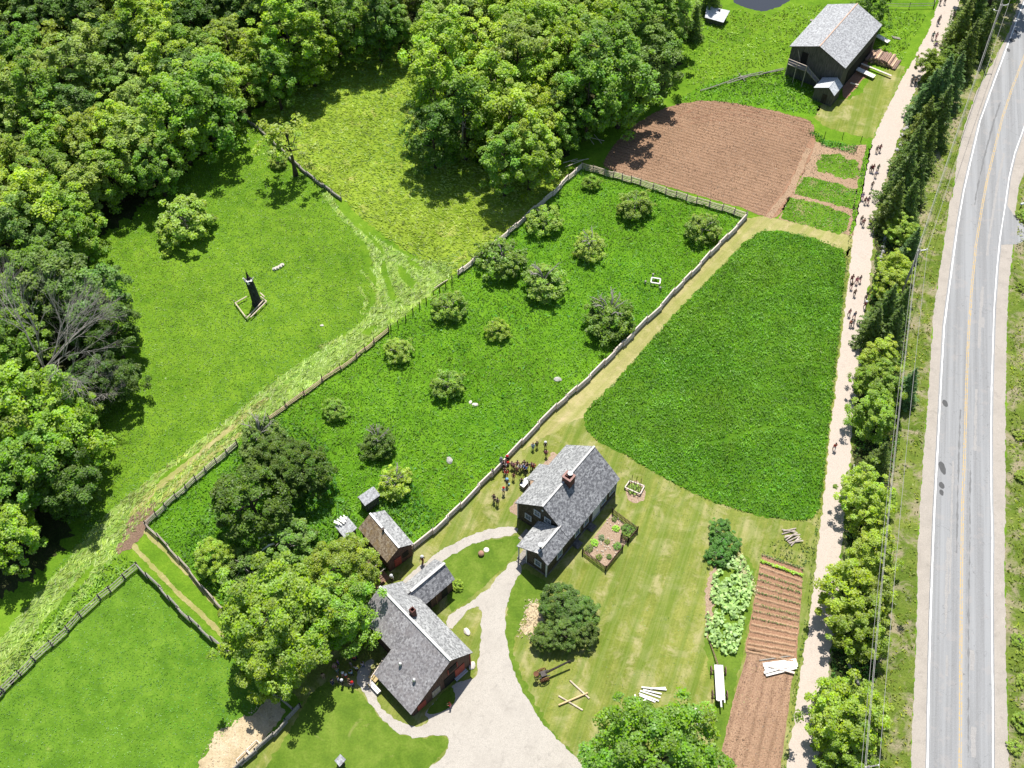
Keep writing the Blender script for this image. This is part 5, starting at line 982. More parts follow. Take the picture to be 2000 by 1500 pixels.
# --- picket fence round the flower garden
gp = thing('picket_fence', 'dark picket fence round the flower garden beside the farmhouse', 'fence', hb.org, hb.az)
def pick(a, b):
    a = Vector(a); b = Vector(b); m = MB(); n = int((b-a).length/.19); d = (b-a).normalized()
    for k in range(n+1):
        p = a+d*k*.19; m.box(p.x-.03, p.x+.03, p.y-.03, p.y+.03, .08, .92+.04*(k % 2))
    m.build('pickets', plain('picket_tone', (.1, .055, .05), .8, .4, 0, 2), gp); m = MB()
    for z in (.3, .8): m.beam((a.x, a.y, z), (b.x, b.y, z), .05, .07)
    m.build('rail', BROWN_WOOD, gp); m = MB()
    for p in (a, b): m.box(p.x-.06, p.x+.06, p.y-.06, p.y+.06, 0, 1.12)
    m.build('post', DARK_WOOD, gp)
G = [hb.at(*q, 1.0) for q in ((1197.2,993.5),(1246.2,1029.5),(1228,1051.5),(1216.8,1065),(1183.9,1106.5),(1138.4,1072))]
pick(G[0], G[1]); pick(G[1], G[2]); pick(G[2], (G[2][0]-.15, G[2][1]+.9, 0)); pick(G[3], G[4]); pick(G[4], G[5])
for i, (x, y, r_, c_, l) in enumerate(((1203,1032,6,(.2,.42,.03),'bright lime round clump in the upper flower bed'),(1228,1034,13,(.06,.16,.03),'dark leafy shrub inside the right corner of the picket fence'),(1226,1047,9,(.13,.24,.03),'yellow-green low plant at the garden gate'),(1175,1050,6,(.22,.2,.2),'purple flowering clump in the middle of the garden'),(1161,1060,7,(.18,.38,.04),'bright green round clump near the house in the garden'),(1151,1071,7,(.12,.19,.07),'grey-green clump in the left garden corner'),(1206,1066,7,(.1,.26,.06),'green round clump by the right picket side'),(1170,1088,6,(.12,.2,.05),'green clump beside the lower picket corner'),(1190,1087,5,(.08,.18,.04),'small dark green clump at the lower pickets'),(1186,1058,5,(.14,.2,.06),'low grey-green herb in the centre bed'),(1200,1014,5,(.12,.18,.07),'sparse herb at the top of the garden'))):
    tree('bush', x, y, r_, c_, 'garden_plant', l, 'plant', 'plants of the picket fenced garden', .7)
t = thing('stone_edging', 'pale stones edging the beds of the picket fenced garden', 'stones', tuple(P(1186,1060))); PST = plain('pale_stone', (.55, .48, .38), .9, .2)
for k, (cx, cy) in enumerate(((1186,1060),(1198,1018),(1190,1080),(1172,1068))):
    c = P(cx, cy)
    for j in range(9): a = j*.7; p = c+Vector((math.cos(a)*.75, math.sin(a)*.55, .03)); q = MB().lathe([(.1, -.03), (.11, .04), (.05, .09)], 5, 0, tuple(p-P(1186,1060))); q.build('stone', PST, t)
# framed bean bed with stakes
fb = thing('raised_bed', 'timber framed bed with tall bean stakes right of the farmhouse', 'garden bed', tuple(P(1238,958)), hb.az)
g = [P(*q)-P(1238,958) for q in ((1229,942),(1258,952),(1250,968),(1220,955))]
Mi = Matrix.Rotation(-hb.az, 3, 'Z'); g = [Mi@v for v in g]
for i in range(4): m = MB(); m.beam(g[i]+Vector((0, 0, .35)), g[(i+1) % 4]+Vector((0, 0, .35)), .12, .12); m.build('frame_rail', PALE_WOOD, fb)
m = MB()
for i in range(4): m.box(g[i].x-.05, g[i].x+.05, g[i].y-.05, g[i].y+.05, 0, .45)
m.build('corner_post', GREY_WOOD, fb)
for k in range(6):
    a = g[0].lerp(g[1], .2+.3*(k % 3)).lerp(g[3].lerp(g[2], .2+.3*(k % 3)), .25+.5*(k//3)); m = MB(); m.tube([a, a+Vector((.02, .03, 2.2))], .035, 5); m.build('stake', DARK_WOOD, fb)
tree('bush', 1239, 954, 11, (.14,.28,.05), 'bean_plant', 'bean plants climbing inside the staked timber bed', 'plant', hs=.5)
# ------------------------------------------------------------------ things about the farm
def G0(x, y): return P(x, y)
# dead stump with broken top, and its little rail enclosure
b = P(503, 592); rr = random.Random(9); o = thing('dead_stump', 'tall dark dead tree stump with jagged broken top in the meadow', 'dead tree', tuple(b))
m = MB(); m.tube([(0,0,-.1),(-.05,0,.5),(-.15,.05,2.5),(-.3,.1,4.6)], [.85,.62,.55,.5], 11); tr_ = m.build('trunk', wood_mat('charred_bark', (.015,.016,.018), (.07,.075,.08)), o)
m = MB(); m.tube([(-.3,.25,4.4),(-.42,.3,6.0)], [.3,.03], 6); m.tube([(-.3,.1,4.4),(-.15,.1,5.1)], [.3,.12], 6); m.build('splinter', DARK_WOOD, o)
m = MB(); m.tube([(-.7,0,4.3),(-.95,.1,4.9)], [.16,.1], 6); m.tube([(-.3,-.35,4.3),(-.35,-.45,4.75)], [.2,.06], 6); m.tube([(.1,.1,4.4),(.4,.25,4.9)], [.1,.05], 5); m.beam((-.6,-.2,4.62),(.2,-.1,4.62),.3,.08); m.build('bare_wood', WHITE_WOOD, o)
q = thing('stump_rails', 'fallen grey rails squared around the foot of the dark stump', 'rails', tuple(b))
for a, c in (((459,591),(482,622)),((482,621),(515,586)),((489,620),(521,588)),((509,579),(520,588)),((459,592),(482,579)),((508,572),(517,580))):
    m = MB(); m.tube([P(*a, .5)-b, P(*c, .45)-b], .085, 6); m.build('rail', POLE_T, q)
m = MB()
for a in ((459,594),(482,624),(517,590)): p = P(*a)-b; m.tube([p, p+Vector((0,0,.75))], .07, 6)
m.build('post', GREY_WOOD, q)
# rocks
def rock(x, y, s, label, mat=ROCK, name='rock'):
    r = random.Random(int(x+y)); bm = bmesh.new(); bmesh.ops.create_icosphere(bm, subdivisions=2, radius=1)
    for v in bm.verts: v.co *= 1+.25*mn.noise(v.co*1.3+Vector((x, y, 0))); v.co.x *= s*1.3; v.co.y *= s*.9; v.co.z *= s*.6
    me = bpy.data.meshes.new(name); bm.to_mesh(me); bm.free(); me.materials.append(mat); o = bpy.data.objects.new(name, me); link(o); o.location = P(x, y)+Vector((0, 0, s*.2)); o.rotation_euler.z = r.uniform(0, 6)
    return tag(o, label, 'rock')
PSTONE = plain('pale_rock', (.68, .62, .55), .9, .15)
for x, y, s, l, mt in ((1089,742,.42,'grey round rock in the orchard grass near the pole fence',ROCK),(878,900,.42,'grey rock in the lower orchard between dark apple tree and fence',ROCK),(928,791,.32,'white stone in the orchard grass below a round apple tree',PSTONE),(919,786,.22,'small pinkish stone beside the white orchard stone',PSTONE),
    (912,1234,.38,'pale flat rock on the grass wedge right of the workshop',PSTONE),(629,636,.2,'tiny pale stone alone in the meadow right of the stump',PSTONE),(922,1300,.4,'white stones at the workshop corner by the gravel',PSTONE)): rock(x, y, s, l, mt)
q = MB()
for k, (x, y) in enumerate(((535,526),(540,524),(546,521),(550,518))): q.tube([P(x,y,.05), P(x+3,y-2,.3)], [.3,.2], 6)
tag(q.build('pale_stones', PSTONE, None), 'short line of pale stones in the meadow right of the stump', 'stones')
sw = MB(); rr = random.Random(5)
for k in range(55):
    f = rr.random(); A_ = [(1782,215),(1772,240),(1762,262),(1752,300),(1730,455),(1724,480),(1722,505),(1718,530)]; i = int(f*7); x = A_[i][0]+(A_[i+1][0]-A_[i][0])*(f*7-i); y = A_[i][1]+(A_[i+1][1]-A_[i][1])*(f*7-i)
    p = P(x+rr.uniform(-3, 3), y+rr.uniform(-3, 3)); s = rr.uniform(.12, .3); sw.lathe([(s, -.05), (s*1.1, s*.5), (s*.5, s)], 6, 0, p)
tag(sw.build('stone_wall', plain('wall_stone', (.45, .42, .4), .9, .3, 0, 3), None), 'tumbled row of grey stones between the lane and the fir row', 'stone wall')
# logs and boards by the barn
LP = thing('log_pile', 'pile of pinkish brown logs beside the barn', 'log pile', tuple(P(1712,135)))
rr = random.Random(8); LOG = [plain('log_a', (.33, .22, .17), .85, .25, 0, 2), plain('log_b', (.44, .3, .22), .85, .2, 0, 2), plain('log_c', (.22, .15, .12), .85, .3, 0, 2), plain('log_d', (.72, .5, .33), .8, .15, 0, 2)]
ax = P(1697,96)-P(1682,117); ax.z = 0; ax.normalize(); pr_ = P(1748,137)-P(1682,117); LT = pr_.length; pr_.normalize(); org = P(1712,135); k = 0
for lay in range(4):
    n = 21-lay*4
    for i in range(n):
        s0 = P(1682,117)+pr_*((i+.5+lay*2)*LT/21+rr.uniform(-.05,.05))+Vector((0, 0, .16+.26*lay))-org; Lh = rr.uniform(2.3, 3.0); m = MB(); m.tube([s0+ax*rr.uniform(-.2,.2), s0+ax*Lh], rr.uniform(.13, .17), 7)
        m.build('log', LOG[rr.choice([0,0,1,2,3,0])], LP); k += 1
for x, y, dx, dy, w_, l, mt in ((1677,122,64,26,.3,'long pale beam lying along the front of the barn log pile',PALE_WOOD),(1672,133,36,17,.9,'wide white board sheet left of the log pile by the barn',WHITE_WOOD),(1713,69,23,13,.9,'pale plank ramp sticking out behind the barn corner',WHITE_WOOD),(1661,162,16,4,.2,'short pale plank on the soil between barn and small shed',PALE_WOOD)):
    m = MB(); m.beam(P(x, y, .5), P(x+dx, y+dy, .45), w_, .12); tag(m.build('board', mt, None), l, 'board')
m = MB()
for k in range(3): m.beam(P(1742+k, 71+k*1.5, .1), P(1757+k, 74+k*1.5, .1), .14, .1)
tag(m.build('plank_stack', GREY_WOOD, None), 'few grey planks in the grass right of the barn ramp', 'planks')
# sticks and boards near the vegetable beds
m = MB(); rr = random.Random(12)
for a, c in (((1527,1034),(1556,1040)),((1530,1037),(1555,1032)),((1527,1043),(1553,1036)),((1533,1047),(1563,1044)),((1532,1050),(1558,1041)),((1535,1055),(1552,1043)),((1538,1058),(1560,1047)),((1542,1062),(1565,1052)),((1545,1066),(1562,1048)),((1540,1060),(1569,1056))): m.tube([P(*a, rr.uniform(.08,.3)), P(*c, rr.uniform(.08,.35))], .075, 5)
tag(m.build('stick_pile', plain('driftwood', (.5, .42, .37), .85, .3, 0, 2), None), 'heap of greyish sticks on the grass above the vegetable rows', 'sticks')
bp = thing('board_pile', 'pile of fresh white boards across the vegetable bed', 'board pile', tuple(P(1522,1302)))
for k, (a, c) in enumerate((((1490,1297),(1555,1288)),((1491,1301),(1556,1292)),((1493,1306),(1558,1296)),((1494,1311),(1558,1300)),((1496,1319),(1556,1304)),((1492,1314),(1550,1298)),((1501,1300),(1552,1314)))):
    m = MB(); m.beam(P(*a, .1+.04*k)-P(1522,1302), P(*c, .1+.04*k)-P(1522,1302), .24, .04); m.build('board', WHITE_WOOD if k != 6 else PALE_WOOD, bp)
m = MB(); m.beam(P(1483,1290,.08), P(1544,1281,.08), .12, .1); tag(m.build('plank', GREY_WOOD, None), 'single grey plank lying above the white board pile', 'plank')
m = MB(); rr = random.Random(2)
for a, c in (((1253,1342),(1302,1347)),((1250,1349),(1290,1362)),((1248,1354),(1287,1369)),((1249,1358),(1280,1371)),((1256,1347),(1292,1355)),((1240,1356),(1244,1376)),((1249,1374),(1262,1366)),((1255,1376),(1262,1363)),((1270,1345),(1300,1343)),((1243,1360),(1252,1374))): m.beam(P(*a, rr.uniform(.06,.2)), P(*c, rr.uniform(.06,.2)), .16, .05)
tag(m.build('white_slabs', WHITE_WOOD, None), 'loose whitish slabs lying on the lawn above the large bottom tree', 'boards')
m = MB(); rr = random.Random(6)
for k in range(60):
    f = rr.random(); x = 1352+18*f**.6+rr.uniform(-3, 3); y = 1388+30*f+rr.uniform(-2, 2); a = P(x, y, rr.uniform(.05,.45)); an = rr.uniform(0, 3.14); m.tube([a, a+Vector((math.cos(an)*.45, math.sin(an)*.45, rr.uniform(-.1,.1)))], .04, 4)
tag(m.build('kindling_heap', WHITE_WOOD, None), 'small heap of whitish split kindling right of the large bottom tree', 'wood heap')
x3 = thing('crossed_poles', 'three pale poles crossing each other on the lawn', 'poles', tuple(P(1120,1357)))
for k, (a, c, mt) in enumerate((((1113,1329),(1151,1364),POLE_T),((1091,1359),(1138,1387),POLE_T),((1091,1377),(1148,1353),plain('fresh_pole', (.72, .52, .28), .8, .15)))):
    m = MB(); m.tube([P(*a, .1 if k < 2 else .22)-P(1120,1357), P(*c, .1 if k < 2 else .22)-P(1120,1357)], .09, 7); m.build('pole', mt, x3)
# old horse drawn machine with a long dark pole
def wheel(R, wd, n, mat, hub=.09):
    m = MB(); k = 20
    for s in (0,):
        ring = []
        for i in range(k):
            a0 = 2*math.pi*i/k; a1 = 2*math.pi*(i+1)/k
            m.add([(R*math.cos(a), y, R*math.sin(a)) for a in (a0, a1) for y in (-wd/2, wd/2)]+[((R-.06)*math.cos(a), y, (R-.06)*math.sin(a)) for a in (a0, a1) for y in (-wd/2, wd/2)], [(0,1,3,2),(4,6,7,5),(0,2,6,4),(1,5,7,3)])
    for i in range(n): a = 2*math.pi*i/n; m.beam((0,0,0), ((R-.03)*math.cos(a), 0, (R-.03)*math.sin(a)), .04, .04, up=(0,1,0))
    m.tube([(0,-wd,0),(0,wd,0)], hub, 8); return m
mo = thing('farm_machine', 'old rusty horse drawn machine with one long dark pole on the lawn', 'farm machine', tuple(P(1062,1322)), rad(20))
for y in (-.55, .55): w_ = wheel(.55, .08, 8, RUST).build('wheel', RUST, mo); w_.location = (-.1, y, .55)
m = MB(); m.tube([(-.1,-.6,.55),(-.1,.6,.55)], .05, 6); m.beam((-.7,-.3,.8),(.6,-.3,.7),.1,.1); m.beam((-.7,.3,.8),(.6,.3,.7),.1,.1); m.tube([(-.9,0,.5),(-.4,0,1.3)], .05, 5); m.box(-.35,.25,-.3,.3,.72,1.0); m.build('frame', IRON, mo)
m = MB(); m.tube([(.2,0,.95),(3.1,.25,1.15)], [.13,.1], 8); m.build('pole', DARK_WOOD, mo); m = MB(); m.lathe([(.05,0),(.24,.05),(.3,.16),(.27,.14),(.02,.07)], 12, 0, (-.85,.1,1.25)); m.build('seat', RUST, mo)
m = MB()
for k in range(6): m.tube([(-1.1+.05*k,-.5+.2*k,.05),(-.9,-.5+.2*k,.5),(-.6,-.5+.2*k,.75)], .025, 4)
m.build('tine', RUST, mo)
# long white wagon
wp = P(1403,1338); wz = math.atan2((P(1401,1300)-P(1405,1368)).y, (P(1401,1300)-P(1405,1368)).x)
wg = thing('hay_wagon', 'narrow wagon loaded with white boards beside the dug soil', 'wagon', tuple(wp), wz)
for x in (-1.25, 1.35):
    for y in (-.75, .75): w_ = wheel(.5, .09, 10, DARK_WOOD).build('wheel', BROWN_WOOD, wg); w_.location = (x, y, .5)
    m = MB(); m.tube([(x,-.8,.5),(x,.8,.5)], .06, 6); m.build('axle', DARK_WOOD, wg)
m = MB(); m.box(-2.0, 1.9, -.42, .42, .72, .86); m.beam((-2.3,0,.68),(2.0,0,.68),.12,.12); m.build('bed', DARK_WOOD, wg)
m = MB(); rr = random.Random(1)
for k in range(7): m.box(-1.95+rr.uniform(-.3,.1), 1.85, -.46+k*.132, -.46+k*.132+.125, .87, .93+.01*(k % 3))
m.box(-2.7, -1.5, -.1, .06, .935, .98); m.build('board_load', WHITE_WOOD, wg); m = MB(); m.tube([(1.9,0,.65),(3.4,.35,.4),(5.2,.85,.12)], [.08,.06,.05], 6); m.build('tongue', BROWN_WOOD, wg)
# round clay ball, its base, bench, frame box
bm = bmesh.new(); bmesh.ops.create_uvsphere(bm, u_segments=18, v_segments=12, radius=.36)
for v in bm.verts: v.co.z = max(v.co.z*.85, -.25); v.co += v.co*.06*mn.noise(v.co*4)
me = bpy.data.meshes.new('clay_pot'); bm.to_mesh(me); bm.free(); me.materials.append(plain('clay', (.38, .22, .15), .9, .15)); o = bpy.data.objects.new('clay_ball', me); link(o); o.location = P(940,1083)+Vector((0,0,.25)); tag(o, 'round brown clay ball on the grass between path and workshop wing', 'ball')
m = MB(); m.lathe([(.3,0),(.32,.04),(.25,.07)], 14, 0, tuple(P(950,1074))); tag(m.build('flat_stone', PSTONE, None), 'flat pale disc beside the brown clay ball', 'stone')
fo = thing('ground_frame', 'small square whitish timber frame standing in the orchard grass', 'frame', tuple(P(1280,553)), rad(-12))
for a, c in (((-.6,-.45,.5),(.6,-.45,.5)),((.6,-.45,.5),(.6,.45,.5)),((.6,.45,.5),(-.6,.45,.5)),((-.6,.45,.5),(-.6,-.45,.5))): m = MB(); m.beam(a, c, .16, .12); m.build('rail', WHITE_WOOD, fo)
m = MB()
for a in ((-.6,-.45),(.6,-.45),(.6,.45),(-.6,.45)): m.box(a[0]-.06,a[0]+.06,a[1]-.06,a[1]+.06,0,.44)
m.build('leg', GREY_WOOD, fo)
for x, y, l in ((1275,541,'grey short post above the square orchard frame'),(1289,567,'grey short post below the square orchard frame'),(1260,555,'grey short post left of the square orchard frame')):
    m = MB(); p = P(x, y); m.tube([p, p+Vector((0,0,.6))], [.12,.13], 7); m.tube([p+Vector((0,0,.6)), p+Vector((0,0,.66))], [.15,.13], 7); tag(m.build('stub_post', GREY_WOOD, None), l, 'post')
# shade side of the workshop: cart, bench, deck rail
de = thing('wheelchair_ramp', 'pale yellow board deck with railing behind the workshop', 'deck', tuple(P(722,1345)), wb.az)
c0 = P(722,1345)
def lw(x, y, z): v = P(x, y, z)-c0; return Vector((v.dot(wb.ux), v.dot(wb.uy), z))
YEL = plain('yellow_board', (.5, .38, .18), .8, .15)
m = MB(); m.beam(lw(726,1328,.3), lw(752,1297,.3), 1.0, .1); m.build('deck_board', YEL, de)
m = MB(); m.beam(lw(724,1324,1.0), lw(750,1285,1.0), .08, .06); m.beam(lw(724,1324,1.0), lw(723,1337,1.0), .08, .06); m.build('rail', PALE_WOOD, de); m = MB()
for x, y in ((724,1327),(738,1306),(750,1288),(722,1340)): q = lw(x, y+3, 0); m.beam(q, q+Vector((0,0,1.0)), .08, .08)
m.build('post', YEL, de)
bn = thing('bench', 'white slatted bench at the corner of the low workshop roof', 'bench', tuple(P(732,1345)), wb.az)
for k in range(2): m = MB(); m.box(-.8,.8,-.25+k*.27,-.03+k*.27,.42,.47); m.build('seat', WHITE_WOOD, bn)
for x in (-.7,.7): m = MB(); m.box(x-.05,x+.05,-.22,.22,0,.418); m.build('leg', GREY_WOOD, bn)
bn = thing('bench', 'dark blue-grey slatted bench in the shade by the red workshop door', 'bench', tuple(P(900,1320)), wb.az+rad(90))
for k in range(3): m = MB(); m.box(-.8,.8,-.3+k*.2,-.14+k*.2,.42,.46); m.build('seat', TRIM, bn)
for x in (-.7,.7): m = MB(); m.box(x-.05,x+.05,-.22,.22,0,.418); m.build('leg', IRON, bn)
m = MB(); m.box(-.8,.8,.27,.31,.5,.85); m.build('backrest', TRIM, bn)
tb = thing('table', 'white table with a stool by the back porch of the farmhouse', 'table', tuple(P(1026,948)), hb.az)
m = MB(); m.box(-.7,.7,-.3,.3,.7,.75); m.build('tabletop', WHITE, tb)
for x in (-.6,.6): m = MB(); m.box(x-.04,x+.04,-.25,.25,0,.69); m.build('leg', GREY_WOOD, tb)
bar = MB(); bar.lathe([(.26,0),(.32,.3),(.26,.62),(.22,.62),(.05,.6)], 12, 0, tuple(P(1027,942))); tag(bar.build('white_barrel', WHITE, None, True), 'rounded white barrel under the back porch roof', 'barrel')
# feed frames at the bottom fence
for x, y, l in ((497,1463,'pale open hay rack against the bottom fence, upper one'),(478,1482,'pale open hay rack against the bottom fence, lower one')):
    f_ = thing('hay_rack', l, 'hay rack', tuple(P(x, y)), rad(48))
    for a, c in (((-.7,-.4,.4),(.7,-.4,.4)),((.7,-.4,.4),(.7,.4,.4)),((.7,.4,.4),(-.7,.4,.4)),((-.7,.4,.4),(-.7,-.4,.4))): m = MB(); m.beam(a, c, .08, .08); m.build('rail', PALE_WOOD, f_)
    m = MB()
    for a in ((-.7,-.4),(.7,-.4),(.7,.4),(-.7,.4)): m.box(a[0]-.04,a[0]+.04,a[1]-.04,a[1]+.04,0,.36)
    m.build('leg', GREY_WOOD, f_)
# bundle of poles at the gap in the orchard fence
m = MB()
for k in range(7): m.tube([P(848+k*3,563-k*2,.35), P(857+k*3,555-k*2+3,.15)], .07, 5)
tag(m.build('pole_bundle', POLE_T, None), 'short cut poles lying at the gap between bare posts', 'poles')
# rhubarb: broad pale leaves
RH = [(1425,1088),(1450,1092),(1468,1120),(1468,1160),(1455,1200),(1448,1240),(1436,1280),(1415,1278),(1392,1262),(1378,1245),(1378,1200),(1385,1160),(1395,1120)]
Wp = pw(RH); r = np.random.default_rng(5); n = 1500; xs = [p[0] for p in Wp]; ys = [p[1] for p in Wp]; x = r.uniform(min(xs), max(xs), n); y = r.uniform(min(ys), max(ys), n); k = inside(Wp, x, y) & (vnoise(x, y, 1.2, 3) > .25); x = x[k]; y = y[k]; n = len(x)
nr = np.stack([r.normal(0, .45, n), r.normal(0, .45, n)-.1, np.ones(n)], 1); L = r.uniform(.3, .6, n)
cm = quad_mesh('broad_leaves', np.stack([x, y, r.uniform(.15, .75, n)], 1), nr, r.uniform(0, 6.28, n), L, L*.8, np.stack([r.normal(.5, .12, n), np.clip(r.normal(.5, .2, n), 0, 1), r.random(n)*.6], 1), leaf_mat('broad_leaf', False, (.4, .62, .15), .3), .6)
o = bpy.data.objects.new('rhubarb_patch', cm); link(o); tag(o, None, None, None, 'stuff')
# white flower specks beside it
r = np.random.default_rng(15); n = 500; a = r.random(n); cx = 1440+32*a+r.normal(0, 5, n); cy = 1085+70*a+r.normal(0, 8, n); c = np.array([tuple(P(u, v, .25)) for u, v in zip(cx, cy)])
L = r.uniform(.08, .2, n); cm = quad_mesh('flower_specks', c, np.stack([r.normal(0,.4,n), r.normal(0,.4,n), np.ones(n)], 1), r.uniform(0,6.28,n), L, L*.7, np.stack([r.normal(.5,.1,n), r.normal(.5,.15,n), r.random(n)], 1), leaf_mat('cream_flower', False, (.6, .55, .3), .2))
o = bpy.data.objects.new('cream_flowers', cm); link(o); tag(o, None, None, None, 'stuff')
# vegetable rows: raised ridges with seedlings
RL = [(1487,1084),(1483,1110),(1478,1140),(1474,1165),(1470,1195),(1466,1225),(1460,1255),(1456,1272)]; RR_ = [(1569,1112),(1567,1140),(1565,1165),(1562,1190),(1560,1215),(1556,1245),(1552,1270),(1549,1292)]
def atl(L_, f):
    k = f*(len(L_)-1); i = min(int(k), len(L_)-2); return (L_[i][0]+(L_[i+1][0]-L_[i][0])*(k-i), L_[i][1]+(L_[i+1][1]-L_[i][1])*(k-i))
RIDGE = soil_mat('ridge_soil', (.4, .25, .15), (.56, .38, .25), None)
for k in range(17):
    f = k/16; a = P(*atl(RL, f)); c = P(*atl(RR_, f)); m = MB(); pts = []; n = 24; d = (c-a).normalized(); s = Vector((-d.y, d.x, 0)); rr = random.Random(k)
    for i in range(n+1):
        p = a.lerp(c, i/n)+s*rr.uniform(-.03, .03); h = .15*rr.uniform(.8, 1.15)
        m.v += [tuple(p-s*.2), tuple(p-s*.06+Vector((0,0,h))), tuple(p+s*.06+Vector((0,0,h))), tuple(p+s*.2)]
    for i in range(n):
        for j in range(3): m.f.append((i*4+j, i*4+j+1, i*4+4+j+1, i*4+4+j)[::-1]); m.m.append(0)
    o = m.build('soil_ridge', RIDGE); o['kind'] = 'structure'
    o.location.z = .018
def rowplants(name, f0, col, n, sz, seed, wd=.1, z=.3):
    a = P(*atl(RL, f0)); c = P(*atl(RR_, f0)); r = np.random.default_rng(seed); t_ = r.random(n); p = np.array(a)[None]*(1-t_)[:, None]+np.array(c)[None]*t_[:, None]; p[:, 0] += r.normal(0, wd*.5, n); p[:, 1] += r.normal(0, wd, n); p[:, 2] = r.uniform(.15, z, n)
    L = sz*r.uniform(.6, 1.3, n); me = quad_mesh(name, p, np.stack([r.normal(0,.4,n), r.normal(0,.4,n), np.ones(n)], 1), r.uniform(0,6.28,n), L, L*.6, np.stack([r.normal(.5,.1,n), r.normal(.5,.2,n).clip(0,1), r.random(n)], 1), leaf_mat(name+'_m', False, col, .3)); o = bpy.data.objects.new(name, me); link(o); o['kind'] = 'stuff'
rowplants('lettuce_row', .07, (.42, .68, .04), 420, .22, 1, .07, .36)
for k, (f0, n, s_) in enumerate(((0.0,160,.16),(.19,110,.15),(.25,120,.15),(.31,60,.12),(.38,140,.12),(.5,160,.12),(.56,120,.12),(.63,90,.12))): rowplants('seedling_row', f0, (.14, .26, .05), n, s_, 10+k, .08, .26)
# hedge plants with posts at the top plot
tufts('bean_hedge', [(1606,272),(1674,288),(1669,302),(1601,284)], 70, .45, .28, (.13, .36, .03), 41, patch=.7)
tufts('hedge_plants', [(1578,255),(1595,260),(1608,268),(1604,278),(1590,272),(1578,262)], 30, .5, .34, (.07, .2, .02), 42, patch=.7)
for i, (x, y) in enumerate(((1610,268),(1606,280),(1645,270),(1639,290),(1681,277),(1672,296))):
    m = MB(); p = P(x, y); m.tube([p, p+Vector((0,0,1.1))], .05, 5); tag(m.build('stake', DARK_WOOD, None), 'thin dark stake, %s one round the green hedge plants in the top plot' % ('first','second','third','fourth','fifth','sixth')[i], 'stake', 'stakes round the hedge plants')
# logs in the shaded gaps of the roadside row, pale fence rail
for a, c, l, r_ in (((1654,1289),(1677,1338),'grey log lying in the shade below the lower roadside trees',.19),((1704,884),(1716,916),'dark grey log in the deep shade of the roadside row',.17)):
    m = MB(); m.tube([P(*a,.2), P(*c,.25)], [r_*.8, r_], 9); tag(m.build('fallen_log', BARK_GREY, None, True), l, 'log')
m = MB(); m.tube([P(1668,908,.6), P(1666.5,936,.6)], .07, 6); m.tube([P(1668,908), P(1668,908,.8)], .07, 6); tag(m.build('lane_rail', WHITE_WOOD, None), 'whitish rail at the lane edge above the round lime maple', 'rail')
# mailbox
mb = thing('mailbox', 'white mailbox on a dark post at the side road corner', 'mailbox', tuple(P(1991,409)), .2)
m = MB(); m.box(-.05,.05,-.05,.05,0,1.0); m.build('post', DARK_WOOD, mb); m = MB(); m.box(-.28,.28,-.13,.13,1.0,1.15); m.tube([(-.28,0,1.15),(.28,0,1.15)], .13, 10); m.build('box', WHITE, mb)
# ------------------------------------------------------------------ power poles and wires
PT = [P(1958,8,10), P(1797,487,10), P(1697,1497,10)]; POLEW = wood_mat('pole_wood', (.16, .15, .14), (.34, .32, .3))
POLN = ['utility pole with wide crossarm at the top right among the firs','utility pole rising beside the bluish fir where the wires meet','utility pole with white transformer at the bottom edge']
po = []
for i, t_ in enumerate(PT):
    o = thing('utility_pole', POLN[i], 'utility pole', (t_.x, t_.y, 0), group=None); po.append(o)
    m = MB(); m.tube([(0,0,0),(0,0,10)], [.17,.12], 9); m.build('pole', POLEW, o, True)
    m = MB(); m.beam((-.3,0,9.7),(1.0,.2,9.7),.11,.11); m.build('crossarm', METAL if i != 2 else POLEW, o)
    for x in (-.25, .95):
        m = MB(); m.lathe([(.04,0),(.08,.05),(.05,.12),(.08,.17),(.03,.22)], 8, 0, (x, x*.15, 9.76)); m.build('insulator', WHITE, o)
m = MB(); m.lathe([(.28,0),(.3,.1),(.3,.7),(.2,.78),(.05,.8)], 14, 0, (-.25,-.4,8.9)); m.build('transformer', WHITE, po[2])
m = MB(); m.lathe([(.05,0),(.12,.08),(.13,.2),(.02,.24)], 8, 0, (-.9,.1,8.8)); m.beam((0,0,8.8),(-.9,.1,8.8),.04,.04); m.build('lamp', WHITE, po[0])
WIRE = plain('wire', (.33, .32, .3), .5, .05)
ext = [PT[0]+(PT[0]-PT[1])*1.0, *PT, PT[2]+Vector((-3, -45, 0))]
for k, (dx, dz, r_, l) in enumerate(((-.25,-.02,.022,'left upper power wire between the poles'),(.95,-.02,.022,'right upper power wire between the poles'),(.05,-1.8,.026,'lower cable nearest the poles under the power wires'),(-.15,-2.3,.018,'lowest thin cable of the pole line'))):
    m = MB()
    for i in range(len(ext)-1):
        a = ext[i]+Vector((dx, 0, dz)); c = ext[i+1]+Vector((dx, 0, dz)); pts = [a.lerp(c, j/10)-Vector((0, 0, 1.1*4*(j/10)*(1-j/10))) for j in range(11)]; m.tube(pts, r_, 5)
    tag(m.build('power_wire', WIRE, None), l, 'wire', 'wires of the roadside pole line')
